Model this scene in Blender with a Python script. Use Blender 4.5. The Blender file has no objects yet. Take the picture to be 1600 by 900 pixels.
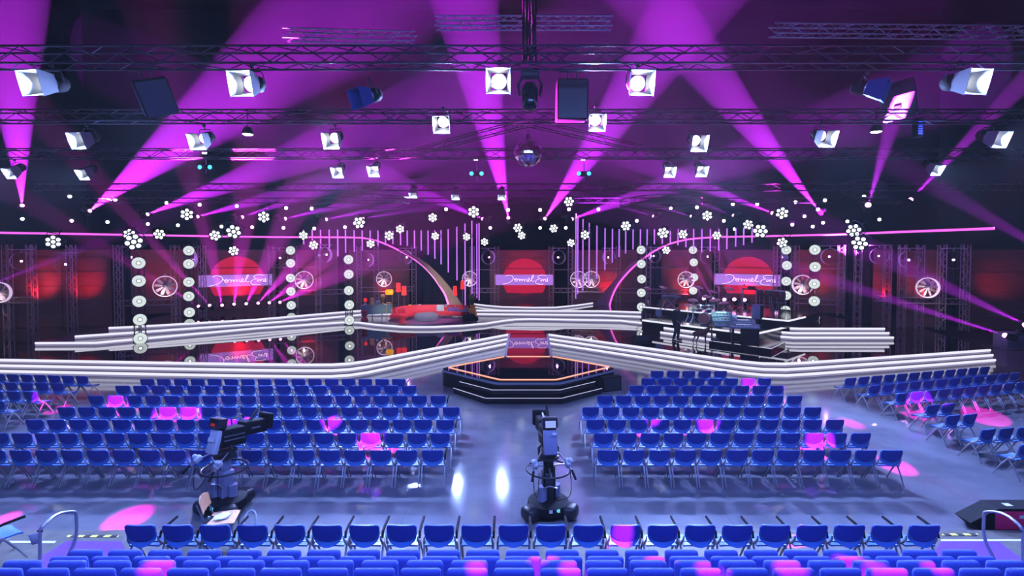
import bpy, bmesh, math, random
from mathutils import Vector, Matrix, Quaternion
V = Vector
PI = math.pi
random.seed(7)
sc = bpy.context.scene
COL = sc.collection

# ------------------------------------------------------------------ camera
H = 4.93
PIT = math.radians(1.7)
F = 800.0
CY = 392 + F * math.tan(PIT)
cam = bpy.data.cameras.new('camera')
cam_o = bpy.data.objects.new('camera', cam)
COL.objects.link(cam_o)
cam_o.location = (0, 0, H)
cam_o.rotation_euler = (PI / 2 - PIT, 0, 0)
cam.sensor_width = 36
cam.lens = 36 * F / 1600
cam.shift_y = (CY - 450) / 1600
cam.clip_end = 400
sc.camera = cam_o


def ray(px, py):
    u = (CY - py) / F
    return V(((px - 800) / F, math.cos(PIT) + u * math.sin(PIT), -math.sin(PIT) + u * math.cos(PIT)))


def P(px, py, Y):
    """point of the place seen at a pixel, Y metres in front of the camera"""
    d = ray(px, py)
    return V((0, 0, H)) + d * (Y / d.y)


def G(px, py, z):
    """point at height z seen at a pixel"""
    d = ray(px, py)
    return V((0, 0, H)) + d * ((z - H) / d.z)


# ------------------------------------------------------------------ materials
MATS = {}


def pmat(name, col, rough=.5, metal=0., spec=.5, noise=None, bump=None, coat=0.):
    m = bpy.data.materials.new(name)
    m.use_nodes = True
    nt = m.node_tree
    b = nt.nodes['Principled BSDF']
    b.inputs['Base Color'].default_value = (*col, 1)
    b.inputs['Roughness'].default_value = rough
    b.inputs['Metallic'].default_value = metal
    b.inputs['Specular IOR Level'].default_value = spec
    b.inputs['Coat Weight'].default_value = coat
    tc = nt.nodes.new('ShaderNodeTexCoord')
    if noise:
        scale, amt = noise
        n = nt.nodes.new('ShaderNodeTexNoise')
        n.inputs['Scale'].default_value = scale
        n.inputs['Detail'].default_value = 5
        nt.links.new(tc.outputs['Object'], n.inputs['Vector'])
        r = nt.nodes.new('ShaderNodeValToRGB')
        r.color_ramp.elements[0].position = .3
        r.color_ramp.elements[1].position = .7
        r.color_ramp.elements[0].color = (*[c * (1 - amt) for c in col], 1)
        r.color_ramp.elements[1].color = (*[min(1, c * (1 + amt)) for c in col], 1)
        nt.links.new(n.outputs['Fac'], r.inputs['Fac'])
        nt.links.new(r.outputs['Color'], b.inputs['Base Color'])
    if bump:
        scale, st = bump
        n2 = nt.nodes.new('ShaderNodeTexNoise')
        n2.inputs['Scale'].default_value = scale
        nt.links.new(tc.outputs['Object'], n2.inputs['Vector'])
        bp = nt.nodes.new('ShaderNodeBump')
        bp.inputs['Strength'].default_value = st
        bp.inputs['Distance'].default_value = .01
        nt.links.new(n2.outputs['Fac'], bp.inputs['Height'])
        nt.links.new(bp.outputs['Normal'], b.inputs['Normal'])
    MATS[name] = m
    return m


def emat(name, col, st, base=(.6, .6, .6)):
    m = bpy.data.materials.new(name)
    m.use_nodes = True
    b = m.node_tree.nodes['Principled BSDF']
    b.inputs['Base Color'].default_value = (*base, 1)
    b.inputs['Roughness'].default_value = .4
    b.inputs['Emission Color'].default_value = (*col, 1)
    b.inputs['Emission Strength'].default_value = st
    m.cycles.emission_sampling = 'NONE'
    MATS[name] = m
    return m


black = pmat('matt_black', (.01, .01, .012), .75, spec=.2)
blackg = pmat('glossy_black', (.008, .008, .011), .12)
blacks = pmat('black_plastic', (.02, .02, .024), .35)
chrome = pmat('chrome', (.72, .72, .78), .25, .6)
alu = pmat('aluminium', (.6, .6, .66), .32, .5)
trussm = pmat('truss_aluminium', (.035, .033, .045), .4, .7)
towerm = pmat('tower_aluminium', (.36, .3, .33), .45, .5)
greym = pmat('grey_metal', (.32, .32, .36), .35, .6)
shellb = pmat('blue_plastic', (.07, .22, .66), .38)
padb = pmat('blue_fabric', (.026, .058, .37), .85, noise=(60, .12))
tribm = pmat('tribune_fabric', (.07, .115, .58), .9, noise=(90, .12))
tribs = pmat('tribune_shell', (.02, .03, .22), .6)
redf = pmat('red_upholstery', (.5, .012, .03), .7, noise=(20, .1))
greyf = pmat('grey_fabric', (.13, .14, .2), .85)
pale = pmat('pale_fabric', (.3, .38, .42), .85)
purplef = pmat('purple_fabric', (.14, .07, .3), .85)
purplec = pmat('purple_floor', (.17, .06, .62), .95, noise=(40, .15))
rugm = pmat('plum_rug', (.13, .025, .12), .95, noise=(12, .15))
teal = pmat('grey_green_lacquer', (.16, .27, .28), .3)
wood = pmat('beech_wood', (.72, .35, .18), .5, noise=(9, .12))
paper = pmat('white_paper', (.85, .85, .88), .7)
finm = pmat('beige_veneer', (.42, .31, .2), .6)
findk = pmat('shaded_veneer', (.24, .15, .2), .6)  # weaker light on the right fin put into a darker tone
skin = pmat('skin', (.35, .2, .15), .6)
cloth = pmat('black_clothing', (.01, .01, .014), .85)
dogm = pmat('brown_coat', (.2, .06, .035), .75, noise=(14, .2))
dogk = pmat('dark_muzzle', (.015, .012, .014), .7)
yellow = pmat('yellow_lacquer', (.8, .45, .02), .45)
green = pmat('green_glass', (.05, .5, .2), .15)
cymb = pmat('cymbal_metal', (.8, .8, .72), .3, 1.)
brass = pmat('brass', (.8, .55, .2), .3, 1.)
tealm = pmat('teal_keys', (.3, .42, .45), .4)
keyw = pmat('white_keys', (.8, .8, .8), .35)
drumr = pmat('wine_lacquer', (.12, .02, .03), .25)
skinw = pmat('drum_skin', (.6, .6, .62), .5)
cabg = pmat('lilac_grey_panel', (.3, .29, .45), .55)
bluebarn = pmat('blue_gel_flap', (.015, .05, .24), .5)
flapm = pmat('flap_metal', (.22, .25, .28), .5)
blademat = pmat('fan_blade', (.34, .3, .32), .5)
flapb = pmat('flap_grey_blue', (.35, .5, .62), .5)
speakp = pmat('pale_cabinet', (.13, .1, .12), .6)
mirror = pmat('mirror_tile', (.85, .85, .9), .06, 1.)
whitel = pmat('white_line_paint', (.85, .85, .9), .6)
pinkp = pmat('crimson_panel', (.9, .02, .16), .5)
plastgr = pmat('frosted_grey', (.68, .7, .8), .5)
trimg = pmat('grey_trim', (.4, .38, .45), .4)
roofm = pmat('black_roof_cloth', (.0004, .0004, .0005), 1., spec=.0)
curtain = pmat('dark_blue_cloth', (.008, .01, .03), .95)

led = emat('led_white', (.86, .84, 1.), 1.05, (.1, .1, .1))
riserglow = emat('riser_glow_lilac', (.5, .46, .72), .5, (.1, .1, .1))  # lower riser boards glow in place of light from the strip above
ledthin = emat('led_edge_white', (.9, .85, 1.), .6)
magled = emat('led_magenta', (.95, .1, .78), 1.25)
purled = emat('led_purple', (.52, .13, .86), 1.0)
orled = emat('led_orange', (1., .36, .12), 1.5)
lampw = emat('lamp_white', (.95, .97, 1.), 3.)
lampc = emat('lamp_cool', (.85, .92, 1.), 8.)
lampf = emat('fresnel_lens_glow', (1., .97, .93), 8.)
blindw = emat('blinder_glow', (.84, .93, .88), .82, (.1, .1, .1))
blindr = emat('blinder_inner', (.35, .42, .4), .3, (.1, .1, .1))
maghead = emat('beam_lens', (1., .4, .8), 3.5)
sunred = emat('sign_red', (.9, .004, .05), .55, (.05, .01, .01))
bandl = emat('sign_lilac', (.46, .2, .82), .85, (.1, .05, .15))
neon = emat('neon_pink', (1., .58, 1.), 1.35)
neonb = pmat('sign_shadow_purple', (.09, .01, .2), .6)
lshade = emat('lampshade_red', (1., .03, .015), .9, (.3, .02, .02))
lshade2 = emat('lampshade_core', (1., .25, .12), 1.3)
yshade = emat('lampshade_yellow', (1., .42, .0), .95, (.3, .15, .01))
fanrim = emat('fan_rim_led', (.8, .6, .95), .8, (.2, .2, .22))
cyan = emat('cyan_indicator', (.05, .55, 1.), 2.)
bluei = emat('blue_indicator', (.03, .05, 1.), 1.5)
screen = emat('lit_screen', (.5, .55, .8), .4)
tallyr = emat('red_tally', (1., .03, .02), .3, (.02, .02, .02))
teali = emat('teal_indicator', (.1, .8, .7), .6)


def mixed_floor():
    m = bpy.data.materials.new('polished_concrete')
    m.use_nodes = True
    nt = m.node_tree
    b = nt.nodes['Principled BSDF']
    tc = nt.nodes.new('ShaderNodeTexCoord')
    n = nt.nodes.new('ShaderNodeTexNoise')
    n.inputs['Scale'].default_value = .9
    n.inputs['Detail'].default_value = 7
    nt.links.new(tc.outputs['Object'], n.inputs['Vector'])
    r = nt.nodes.new('ShaderNodeValToRGB')
    r.color_ramp.elements[0].position = .3
    r.color_ramp.elements[0].color = (.15, .155, .18, 1)
    r.color_ramp.elements[1].position = .72
    r.color_ramp.elements[1].color = (.25, .255, .29, 1)
    nt.links.new(n.outputs['Fac'], r.inputs['Fac'])
    br = nt.nodes.new('ShaderNodeTexBrick')
    br.inputs['Scale'].default_value = .25
    br.inputs['Mortar Size'].default_value = .003
    br.inputs['Color1'].default_value = (1, 1, 1, 1)
    br.inputs['Color2'].default_value = (.93, .93, .93, 1)
    br.inputs['Mortar'].default_value = (.84, .84, .84, 1)
    nt.links.new(tc.outputs['Object'], br.inputs['Vector'])
    mx = nt.nodes.new('ShaderNodeMixRGB')
    mx.blend_type = 'MULTIPLY'
    mx.inputs['Fac'].default_value = 1
    nt.links.new(r.outputs['Color'], mx.inputs['Color1'])
    nt.links.new(br.outputs['Color'], mx.inputs['Color2'])
    nt.links.new(mx.outputs['Color'], b.inputs['Base Color'])
    n2 = nt.nodes.new('ShaderNodeTexNoise')
    n2.inputs['Scale'].default_value = 2.5
    nt.links.new(tc.outputs['Object'], n2.inputs['Vector'])
    mr = nt.nodes.new('ShaderNodeMapRange')
    mr.inputs['To Min'].default_value = .05
    mr.inputs['To Max'].default_value = .15
    nt.links.new(n2.outputs['Fac'], mr.inputs['Value'])
    nt.links.new(mr.outputs['Result'], b.inputs['Roughness'])
    return m


def plank_mat(name, col, pitch):
    m = bpy.data.materials.new(name)
    m.use_nodes = True
    nt = m.node_tree
    b = nt.nodes['Principled BSDF']
    b.inputs['Roughness'].default_value = .6
    tc = nt.nodes.new('ShaderNodeTexCoord')
    mp = nt.nodes.new('ShaderNodeMapping')
    mp.inputs['Scale'].default_value = (.7, .7, 7)
    nt.links.new(tc.outputs['Object'], mp.inputs['Vector'])
    n = nt.nodes.new('ShaderNodeTexNoise')
    n.inputs['Scale'].default_value = 2
    n.inputs['Detail'].default_value = 6
    nt.links.new(mp.outputs['Vector'], n.inputs['Vector'])
    r = nt.nodes.new('ShaderNodeValToRGB')
    r.color_ramp.elements[0].color = (*[c * .55 for c in col], 1)
    r.color_ramp.elements[1].color = (*[c * 1.3 for c in col], 1)
    nt.links.new(n.outputs['Fac'], r.inputs['Fac'])
    nt.links.new(r.outputs['Color'], b.inputs['Base Color'])
    return m


def stage_floor_mat():
    m = bpy.data.materials.new('stage_mirror_floor')
    m.use_nodes = True
    b = m.node_tree.nodes['Principled BSDF']
    b.inputs['Base Color'].default_value = (.012, .01, .016, 1)
    b.inputs['Roughness'].default_value = .02
    b.inputs['Specular IOR Level'].default_value = .9
    b.inputs['Coat Weight'].default_value = .6
    b.inputs['Coat Roughness'].default_value = .03
    return m


def hazard_mat():
    m = bpy.data.materials.new('hazard_tape')
    m.use_nodes = True
    nt = m.node_tree
    b = nt.nodes['Principled BSDF']
    tc = nt.nodes.new('ShaderNodeTexCoord')
    w = nt.nodes.new('ShaderNodeTexWave')
    w.bands_direction = 'X'
    w.inputs['Scale'].default_value = 1.4
    nt.links.new(tc.outputs['Object'], w.inputs['Vector'])
    r = nt.nodes.new('ShaderNodeValToRGB')
    r.color_ramp.interpolation = 'CONSTANT'
    r.color_ramp.elements[0].color = (.01, .01, .01, 1)
    r.color_ramp.elements[1].position = .5
    r.color_ramp.elements[1].color = (.9, .75, .12, 1)
    nt.links.new(w.outputs['Fac'], r.inputs['Fac'])
    nt.links.new(r.outputs['Color'], b.inputs['Base Color'])
    return m


floorm = mixed_floor()
stagem = stage_floor_mat()
plankm = plank_mat('dark_red_planks', (.2, .09, .08), .7)
hazm = hazard_mat()


# ------------------------------------------------------------------ mesh building
def basis(d):
    d = d.normalized()
    a = V((0, 0, 1)) if abs(d.z) < .95 else V((1, 0, 0))
    x = a.cross(d).normalized()
    return x, d.cross(x)


class MB:
    def __init__(s):
        s.v, s.f, s.sm = [], [], []

    def add(s, vs, fs, smooth=False):
        b = len(s.v)
        s.v += [tuple(v) for v in vs]
        s.f += [tuple(i + b for i in f) for f in fs]
        s.sm += [smooth] * len(fs)
        return s

    def box(s, c, size, R=None, taper=1.):
        x, y, z = size[0] / 2, size[1] / 2, size[2] / 2
        vs = []
        for i in (-1, 1):
            for j in (-1, 1):
                for k in (-1, 1):
                    t = taper if k > 0 else 1
                    p = V((i * x * t, j * y * t, k * z))
                    if R is not None:
                        p = R @ p
                    vs.append(p + V(c))
        return s.add(vs, [(0, 1, 3, 2), (4, 6, 7, 5), (0, 4, 5, 1), (2, 3, 7, 6), (0, 2, 6, 4), (1, 5, 7, 3)])

    def rbox(s, c, size, r=.03, seg=2, R=None):
        bm = bmesh.new()
        bmesh.ops.create_cube(bm, size=1)
        bmesh.ops.scale(bm, vec=size, verts=bm.verts)
        bmesh.ops.bevel(bm, geom=bm.edges[:], offset=min(r, min(size) * .49), segments=seg, affect='EDGES', profile=.5)
        bm.verts.index_update()
        vs = [((R @ v.co) if R is not None else v.co) + V(c) for v in bm.verts]
        fs = [[v.index for v in f.verts] for f in bm.faces]
        bm.free()
        return s.add(vs, fs, True)

    def cyl(s, p0, p1, r0, r1=None, n=8, caps=True, smooth=True):
        p0, p1 = V(p0), V(p1)
        r1 = r0 if r1 is None else r1
        x, y = basis(p1 - p0)
        vs = []
        for p, r in ((p0, r0), (p1, r1)):
            for i in range(n):
                a = 2 * PI * i / n
                vs.append(p + (x * math.cos(a) + y * math.sin(a)) * r)
        fs = [(i, (i + 1) % n, n + (i + 1) % n, n + i) for i in range(n)]
        s.add(vs, fs, smooth)
        if caps:
            b = len(s.v) - 2 * n
            s.f += [tuple(b + i for i in reversed(range(n))), tuple(b + n + i for i in range(n))]
            s.sm += [False, False]
        return s

    def tube(s, pts, r, n=6, closed=False, smooth=True):
        pts = [V(p) for p in pts]
        m = len(pts)
        rr = r if isinstance(r, (list, tuple)) else [r] * m
        vs = []
        px = None
        for i, p in enumerate(pts):
            if closed:
                d = pts[(i + 1) % m] - pts[i - 1]
            else:
                d = pts[min(i + 1, m - 1)] - pts[max(i - 1, 0)]
            if d.length < 1e-9:
                d = V((0, 0, 1))
            d.normalize()
            if px is None:
                px, _ = basis(d)
            px = (px - d * px.dot(d))
            if px.length < 1e-6:
                px, _ = basis(d)
            px.normalize()
            py = d.cross(px)
            for k in range(n):
                a = 2 * PI * k / n
                vs.append(p + (px * math.cos(a) + py * math.sin(a)) * rr[i])
        fs = []
        for i in range(m if closed else m - 1):
            j = (i + 1) % m
            for k in range(n):
                l = (k + 1) % n
                fs.append((i * n + k, i * n + l, j * n + l, j * n + k))
        if not closed:
            fs += [tuple(reversed(range(n))), tuple((m - 1) * n + k for k in range(n))]
        return s.add(vs, fs, smooth)

    def lathe(s, prof, o=(0, 0, 0), axis=(0, 0, 1), n=16, smooth=True):
        """prof: (radius, distance along the axis)"""
        o = V(o)
        ax = V(axis).normalized()
        x, y = basis(ax)
        vs = []
        for r, h in prof:
            for i in range(n):
                a = 2 * PI * i / n
                vs.append(o + ax * h + (x * math.cos(a) + y * math.sin(a)) * max(r, 1e-4))
        fs = []
        for j in range(len(prof) - 1):
            for i in range(n):
                k = (i + 1) % n
                fs.append((j * n + i, j * n + k, (j + 1) * n + k, (j + 1) * n + i))
        return s.add(vs, fs, smooth)

    def ball(s, c, r, nu=12, nv=8, smooth=True, sc3=(1, 1, 1)):
        vs = []
        for j in range(nv + 1):
            t = PI * j / nv
            for i in range(nu):
                a = 2 * PI * i / nu
                vs.append(V(c) + V((r * sc3[0] * max(math.sin(t), 1e-3) * math.cos(a), r * sc3[1] * max(math.sin(t), 1e-3) * math.sin(a), r * sc3[2] * math.cos(t))))
        fs = []
        for j in range(nv):
            for i in range(nu):
                k = (i + 1) % nu
                fs.append((j * nu + i, (j + 1) * nu + i, (j + 1) * nu + k, j * nu + k))
        return s.add(vs, fs, smooth)

    def prism(s, poly, z0, z1):
        n = len(poly)
        vs = [(p[0], p[1], z0) for p in poly] + [(p[0], p[1], z1) for p in poly]
        fs = [tuple(reversed(range(n))), tuple(range(n, 2 * n))]
        fs += [(i, (i + 1) % n, n + (i + 1) % n, n + i) for i in range(n)]
        return s.add(vs, fs)

    def plate(s, outline, thick, fn):
        """outline: 2D points; fn(u, v, w) -> 3D point; a bent plate with real thickness"""
        n = len(outline)
        vs = [fn(u, v, 0) for u, v in outline] + [fn(u, v, thick) for u, v in outline]
        fs = [tuple(range(n)), tuple(reversed(range(n, 2 * n)))]
        fs += [(i, n + i, n + (i + 1) % n, (i + 1) % n) for i in range(n)]
        return s.add(vs, fs)

    def sweep(s, poly, prof, smooth=False, closed=False):
        """poly: ground polyline, left to right; prof: closed list of (outward offset, z); outward is the viewer's side"""
        poly = [V((p[0], p[1])) for p in poly]
        m, k = len(poly), len(prof)
        vs = []
        for i, p in enumerate(poly):
            if closed:
                a, c = poly[i - 1], poly[(i + 1) % m]
            else:
                a, c = poly[max(i - 1, 0)], poly[min(i + 1, m - 1)]
            d0 = (p - a) if (p - a).length > 1e-6 else (c - p)
            d1 = (c - p) if (c - p).length > 1e-6 else (p - a)
            d0.normalize()
            d1.normalize()
            n0, n1 = V((d0.y, -d0.x)), V((d1.y, -d1.x))
            nn = (n0 + n1)
            nn = nn.normalized() / max(.4, math.cos(n0.angle(n1, 0) / 2))
            for o, z in prof:
                q = p + nn * o
                vs.append((q.x, q.y, z))
        fs = []
        for i in range(m if closed else m - 1):
            j = (i + 1) % m
            for t in range(k):
                u = (t + 1) % k
                fs.append((i * k + t, j * k + t, j * k + u, i * k + u))
        if not closed:
            fs += [tuple(range(k)), tuple((m - 1) * k + t for t in reversed(range(k)))]
        return s.add(vs, fs, smooth)

    def build(s, name, mat, parent=None, loc=None):
        me = bpy.data.meshes.new(name)
        me.from_pydata(s.v, [], s.f)
        me.materials.append(mat)
        if any(s.sm):
            me.polygons.foreach_set('use_smooth', s.sm)
        me.update()
        bm = bmesh.new()
        bm.from_mesh(me)
        bmesh.ops.recalc_face_normals(bm, faces=bm.faces)
        bm.to_mesh(me)
        bm.free()
        if any(s.sm):
            try:
                me.set_sharp_from_angle(angle=math.radians(50))
            except Exception:
                pass
        o = bpy.data.objects.new(name, me)
        COL.objects.link(o)
        if parent is not None:
            o.parent = parent
        if loc is not None:
            o.location = loc
        return o


def chaikin(pts, n=2, keep=True):
    pts = [V(p) for p in pts]
    for _ in range(n):
        q = [pts[0]]
        for a, b in zip(pts, pts[1:]):
            q += [a.lerp(b, .25), a.lerp(b, .75)]
        q.append(pts[-1])
        pts = q
    return pts


def tag(o, label, cat, group=None, kind=None):
    o['label'] = label
    o['category'] = cat
    if group:
        o['group'] = group
    if kind:
        o['kind'] = kind
    return o


def thing(name, label, cat, loc=(0, 0, 0), rotz=0., group=None):
    o = bpy.data.objects.new(name, None)
    o.empty_display_size = .1
    COL.objects.link(o)
    o.location = loc
    o.rotation_euler = (0, 0, rotz)
    return tag(o, label, cat, group)


def kids(o):
    return [c for c in bpy.data.objects if c.parent == o]


def dup_proto(proto):
    """remember a thing with its parts and sub-parts once, then copy it many times"""
    tree = []

    def walk(o):
        return (o, [walk(c) for c in kids(o)])
    return walk(proto)


def dup(tree, loc, rotz=None, label=None, group=None, rot=None):
    def rec(t, par):
        c = t[0].copy()
        COL.objects.link(c)
        if par is not None:
            c.parent = par
        for k in t[1]:
            rec(k, c)
        return c
    r = rec(tree, None)
    r.location = loc
    if rotz is not None:
        r.rotation_euler = (0, 0, rotz)
    if rot is not None:
        r.rotation_euler = rot
    if label:
        r['label'] = label
    if group:
        r['group'] = group
    return r


def structure(o, label=None):
    o['kind'] = 'structure'
    if label:
        o['label'] = label
    return o


W10 = 'first second third fourth fifth sixth seventh eighth ninth tenth'.split()


def nth(i):
    """1 -> first ... 11 -> 11th"""
    if i <= 10:
        return W10[i - 1]
    suf = 'th' if 10 < i % 100 < 14 else {1: 'st', 2: 'nd', 3: 'rd'}.get(i % 10, 'th')
    return f'{i}{suf}'


def spot(parent, loc, target, deg, power, col, blend=.15, size=.05, name='lamp_light'):
    l = bpy.data.lights.new(name, 'SPOT')
    l.energy = power
    l.color = col
    l.spot_size = math.radians(deg)
    l.spot_blend = blend
    l.shadow_soft_size = size
    o = bpy.data.objects.new(name, l)
    COL.objects.link(o)
    o.location = loc
    o.rotation_mode = 'QUATERNION'
    o.rotation_quaternion = (V(target) - V(loc)).to_track_quat('-Z', 'Y')
    if parent is not None:
        o.parent = parent
    return o


def area(loc, target, sx, sy, power, col, name='wash_area'):
    l = bpy.data.lights.new(name, 'AREA')
    l.shape = 'RECTANGLE'
    l.size, l.size_y = sx, sy
    l.energy = power
    l.color = col
    o = bpy.data.objects.new(name, l)
    COL.objects.link(o)
    o.location = loc
    o.rotation_euler = (V(target) - V(loc)).to_track_quat('-Z', 'Y').to_euler()
    return o


def look(o, d):
    """turn a thing so that its local -Y looks along d"""
    o.rotation_euler = V(d).to_track_quat('-Y', 'Z').to_euler()
    return o


# ------------------------------------------------------------------ room shell
XW, YB, YF, ZC = 34., 41., -5., 24.
structure(MB().box((0, (YB + YF) / 2, -.1), (2 * XW, YB - YF, .2)).build('floor', floorm), 'polished grey concrete hall floor')
structure(MB().box((0, (YB + YF) / 2, ZC + .1), (2 * XW, YB - YF, .2)).build('ceiling', roofm), 'black hall ceiling')
structure(MB().box((0, YB + .1, ZC / 2), (2 * XW, .2, ZC)).build('wall_back', roofm), 'black rear wall of the hall')
structure(MB().box((-XW - .1, (YB + YF) / 2, ZC / 2), (.2, YB - YF, ZC)).build('wall_left', roofm), 'black left wall of the hall')
structure(MB().box((XW + .1, (YB + YF) / 2, ZC / 2), (.2, YB - YF, ZC)).build('wall_right', roofm), 'black right wall of the hall')
structure(MB().box((0, YF - .1, ZC / 2), (2 * XW, .2, ZC)).build('wall_front', black), 'black wall behind the tribune')

# haze in the air of the whole hall
w = bpy.data.worlds.new('world')
sc.world = w
w.use_nodes = True
wn = w.node_tree
wn.nodes['Background'].inputs['Color'].default_value = (0, 0, 0, 1)
wn.nodes['Background'].inputs['Strength'].default_value = 0
vs = wn.nodes.new('ShaderNodeVolumeScatter')
vs.inputs['Density'].default_value = .0006
vs.inputs['Anisotropy'].default_value = .3
wn.links.new(vs.outputs[0], wn.nodes['World Output'].inputs['Volume'])


def sheet(mb, nu, nv, u0, u1, lo, hi, fn, smooth=True):
    """closed bent plate: columns u0..u1, rows lo(u)..hi(u); fn(u, v, side) -> point, side 0 or 1"""
    vs = []
    for side in (0, 1):
        for i in range(nu + 1):
            u = u0 + (u1 - u0) * i / nu
            a, b = lo(u), hi(u)
            for j in range(nv + 1):
                vs.append(fn(u, a + (b - a) * j / nv, side))
    N = (nu + 1) * (nv + 1)

    def ix(i, j, s_):
        return s_ * N + i * (nv + 1) + j
    fs = []
    for i in range(nu):
        for j in range(nv):
            fs.append((ix(i, j, 0), ix(i + 1, j, 0), ix(i + 1, j + 1, 0), ix(i, j + 1, 0)))
            fs.append((ix(i, j, 1), ix(i, j + 1, 1), ix(i + 1, j + 1, 1), ix(i + 1, j, 1)))
    for i in range(nu):
        for j in (0, nv):
            fs.append((ix(i, j, 0), ix(i, j, 1), ix(i + 1, j, 1), ix(i + 1, j, 0)))
    for j in range(nv):
        for i in (0, nu):
            fs.append((ix(i, j, 0), ix(i, j + 1, 0), ix(i, j + 1, 1), ix(i, j, 1)))
    return mb.add(vs, fs, smooth)


# ------------------------------------------------------------------ conference chairs
def make_chair(name, label, arm):
    t = thing(name, label, 'chair')
    hw = .222

    def top(u):
        a = abs(u) / hw
        return .335 - (.045 * max(0, (a - .82) / .18) ** 2)

    def bot(u):
        a = min(1, abs(u) / hw)
        return .165 * (1 - math.sqrt(max(0, 1 - a * a)))

    def bk(u, v, s_):
        flare = .05 * max(0, 1 - v / .12) ** 2
        y = -.20 + .5 * u * u - .2 * v - flare * 1.1
        return V((u, y - .016 * s_, .452 + v * 1.035))
    m = MB()
    sheet(m, 22, 6, -hw, hw, bot, top, bk)
    back = m.build('backrest', shellb, t)

    def pbot(u):
        a = min(1, abs(u) / (hw - .006))
        return .08 + .155 * (1 - math.sqrt(max(0, 1 - a * a)))

    def pb(u, v, s_):
        y = -.20 + .5 * u * u - .2 * v
        return V((u, y - .0165 - .016 * s_, .452 + v * 1.035))
    m = MB()
    sheet(m, 22, 5, -hw + .006, hw - .006, pbot, lambda u: top(u) - .004, pb)
    m.build('back_pad', padb, back)['label'] = 'dark blue fabric pad'

    def sfn(u, v, s_):
        dip = .02 * (1 - (u / .225) ** 2)
        fr = -.06 * max(0, (v - .14) / .08) ** 2
        return V((u, v, .44 - dip + fr - .022 * s_))
    m = MB()
    sheet(m, 8, 6, -.225, .225, lambda u: -.13 - .9 * u * u, lambda u: .22 - .7 * u * u, sfn)
    m.build('seat', shellb, t)
    for sx in (-1, 1):
        x = .24 * sx
        MB().tube([(x, -.06, .435), (x, -.17, .26), (x, -.29, .008)], [.017, .016, .012], 6).build('leg', chrome, t)
        MB().tube([(x, -.06, .435), (x, .07, .26), (x, .22, .008)], [.017, .016, .012], 6).build('leg', chrome, t)
        m = MB()
        m.ball((x, -.1, .45), .03, 8, 6, sc3=(.7, 1.9, 1))
        m.tube([(x, -.14, .46), (x * .96, -.19, .53), (x * .93, -.2, .6)], [.02, .016, .012], 6)
        m.build('side_joint', alu, t)
    MB().tube([(-.245, -.06, .425), (.245, -.06, .425)], .014, 6).build('crossbar', blacks, t)
    if arm:
        for sx in ((1,) if arm == 1 else (-1, 1)):
            x = .256 * sx
            m = MB()
            m.tube([(x, -.2, .56), (x, -.17, .645), (x, -.05, .665), (x, .2, .675)], [.018, .02, .021, .02], 6)
            m.build('armrest', black, t)
    return t


proto_chair = make_chair('conference_chair', 'x', 0)
proto_arm = make_chair('conference_chair', 'x', 1)
T_CH, T_AR = dup_proto(proto_chair), dup_proto(proto_arm)
used = {'c': 0, 'a': 0}


def put_chair(loc, rz, label, group, arm=False):
    k = 'a' if arm else 'c'
    if not used[k]:
        used[k] = 1
        o = proto_arm if arm else proto_chair
        o.location = loc
        o.rotation_euler = (0, 0, rz)
        o['label'], o['group'] = label, group
        return o
    return dup(T_AR if arm else T_CH, loc, rz, label, group)


ZT = .80          # top of a chair back
RZ = .1           # riser under the first row


def at_depth(px, py, z):
    return G(px, py, z)


# front row on the low riser
xa, xb = P(217.5, 845, 7.42).x, P(1446, 845, 7.42).x
for i in range(22):
    put_chair((xa + (xb - xa) * i / 21, 7.42 + .27, RZ), 0,
              f'blue shell chair with black armrest, row directly before the tribune, {nth(i + 1)} from left',
              'chairs of the row before the tribune', True)
put_chair((-7.95, 7.85, RZ), -.5, 'single blue shell chair cut off at the left picture edge beside the handrail', 'chairs at the left edge', True)

LEFT = [(703, -10, 675, 18), (676.5, -4, 687.5, 20), (655.5, 53, 695, 20), (636, 102, 704.5, 20), (618, 149, 684.5, 19),
        (602.5, 190.6, 639, 17), (592, 229, 623, 16)]
RIGHT = [(703, 951, 1395, 12), (676.5, 943, 1346, 12), (655.5, 930.5, 1305.5, 12), (636, 923, 1271, 12), (618, 945.7, 1242, 11),
         (602.5, 995, 1215, 9), (591, 1013, 1195, 8), (579.5, 1027.5, 1126, 5)]
for side, rows in (('left', LEFT), ('right', RIGHT)):
    for r, (yt, x0, x1, n) in enumerate(rows):
        A, B = G(x0, yt, ZT), G(x1, yt, ZT)
        for i in range(n):
            p = A.lerp(B, i / (n - 1))
            end = (i == n - 1) if side == 'left' else (i == 0)
            if side == 'left':
                lab = f'blue shell chair in left block, {nth(r + 1)} row from the cameras, {nth(n - i)} seat from aisle'
            else:
                lab = f'blue shell chair in right block, {nth(r + 1)} row from the cameras, {nth(i + 1)} seat from aisle'
            put_chair((p.x, p.y + .27, 0), random.uniform(-.03, .03), lab, f'chairs of the {side} seating block', arm=end and r % 2 == 0)

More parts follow.
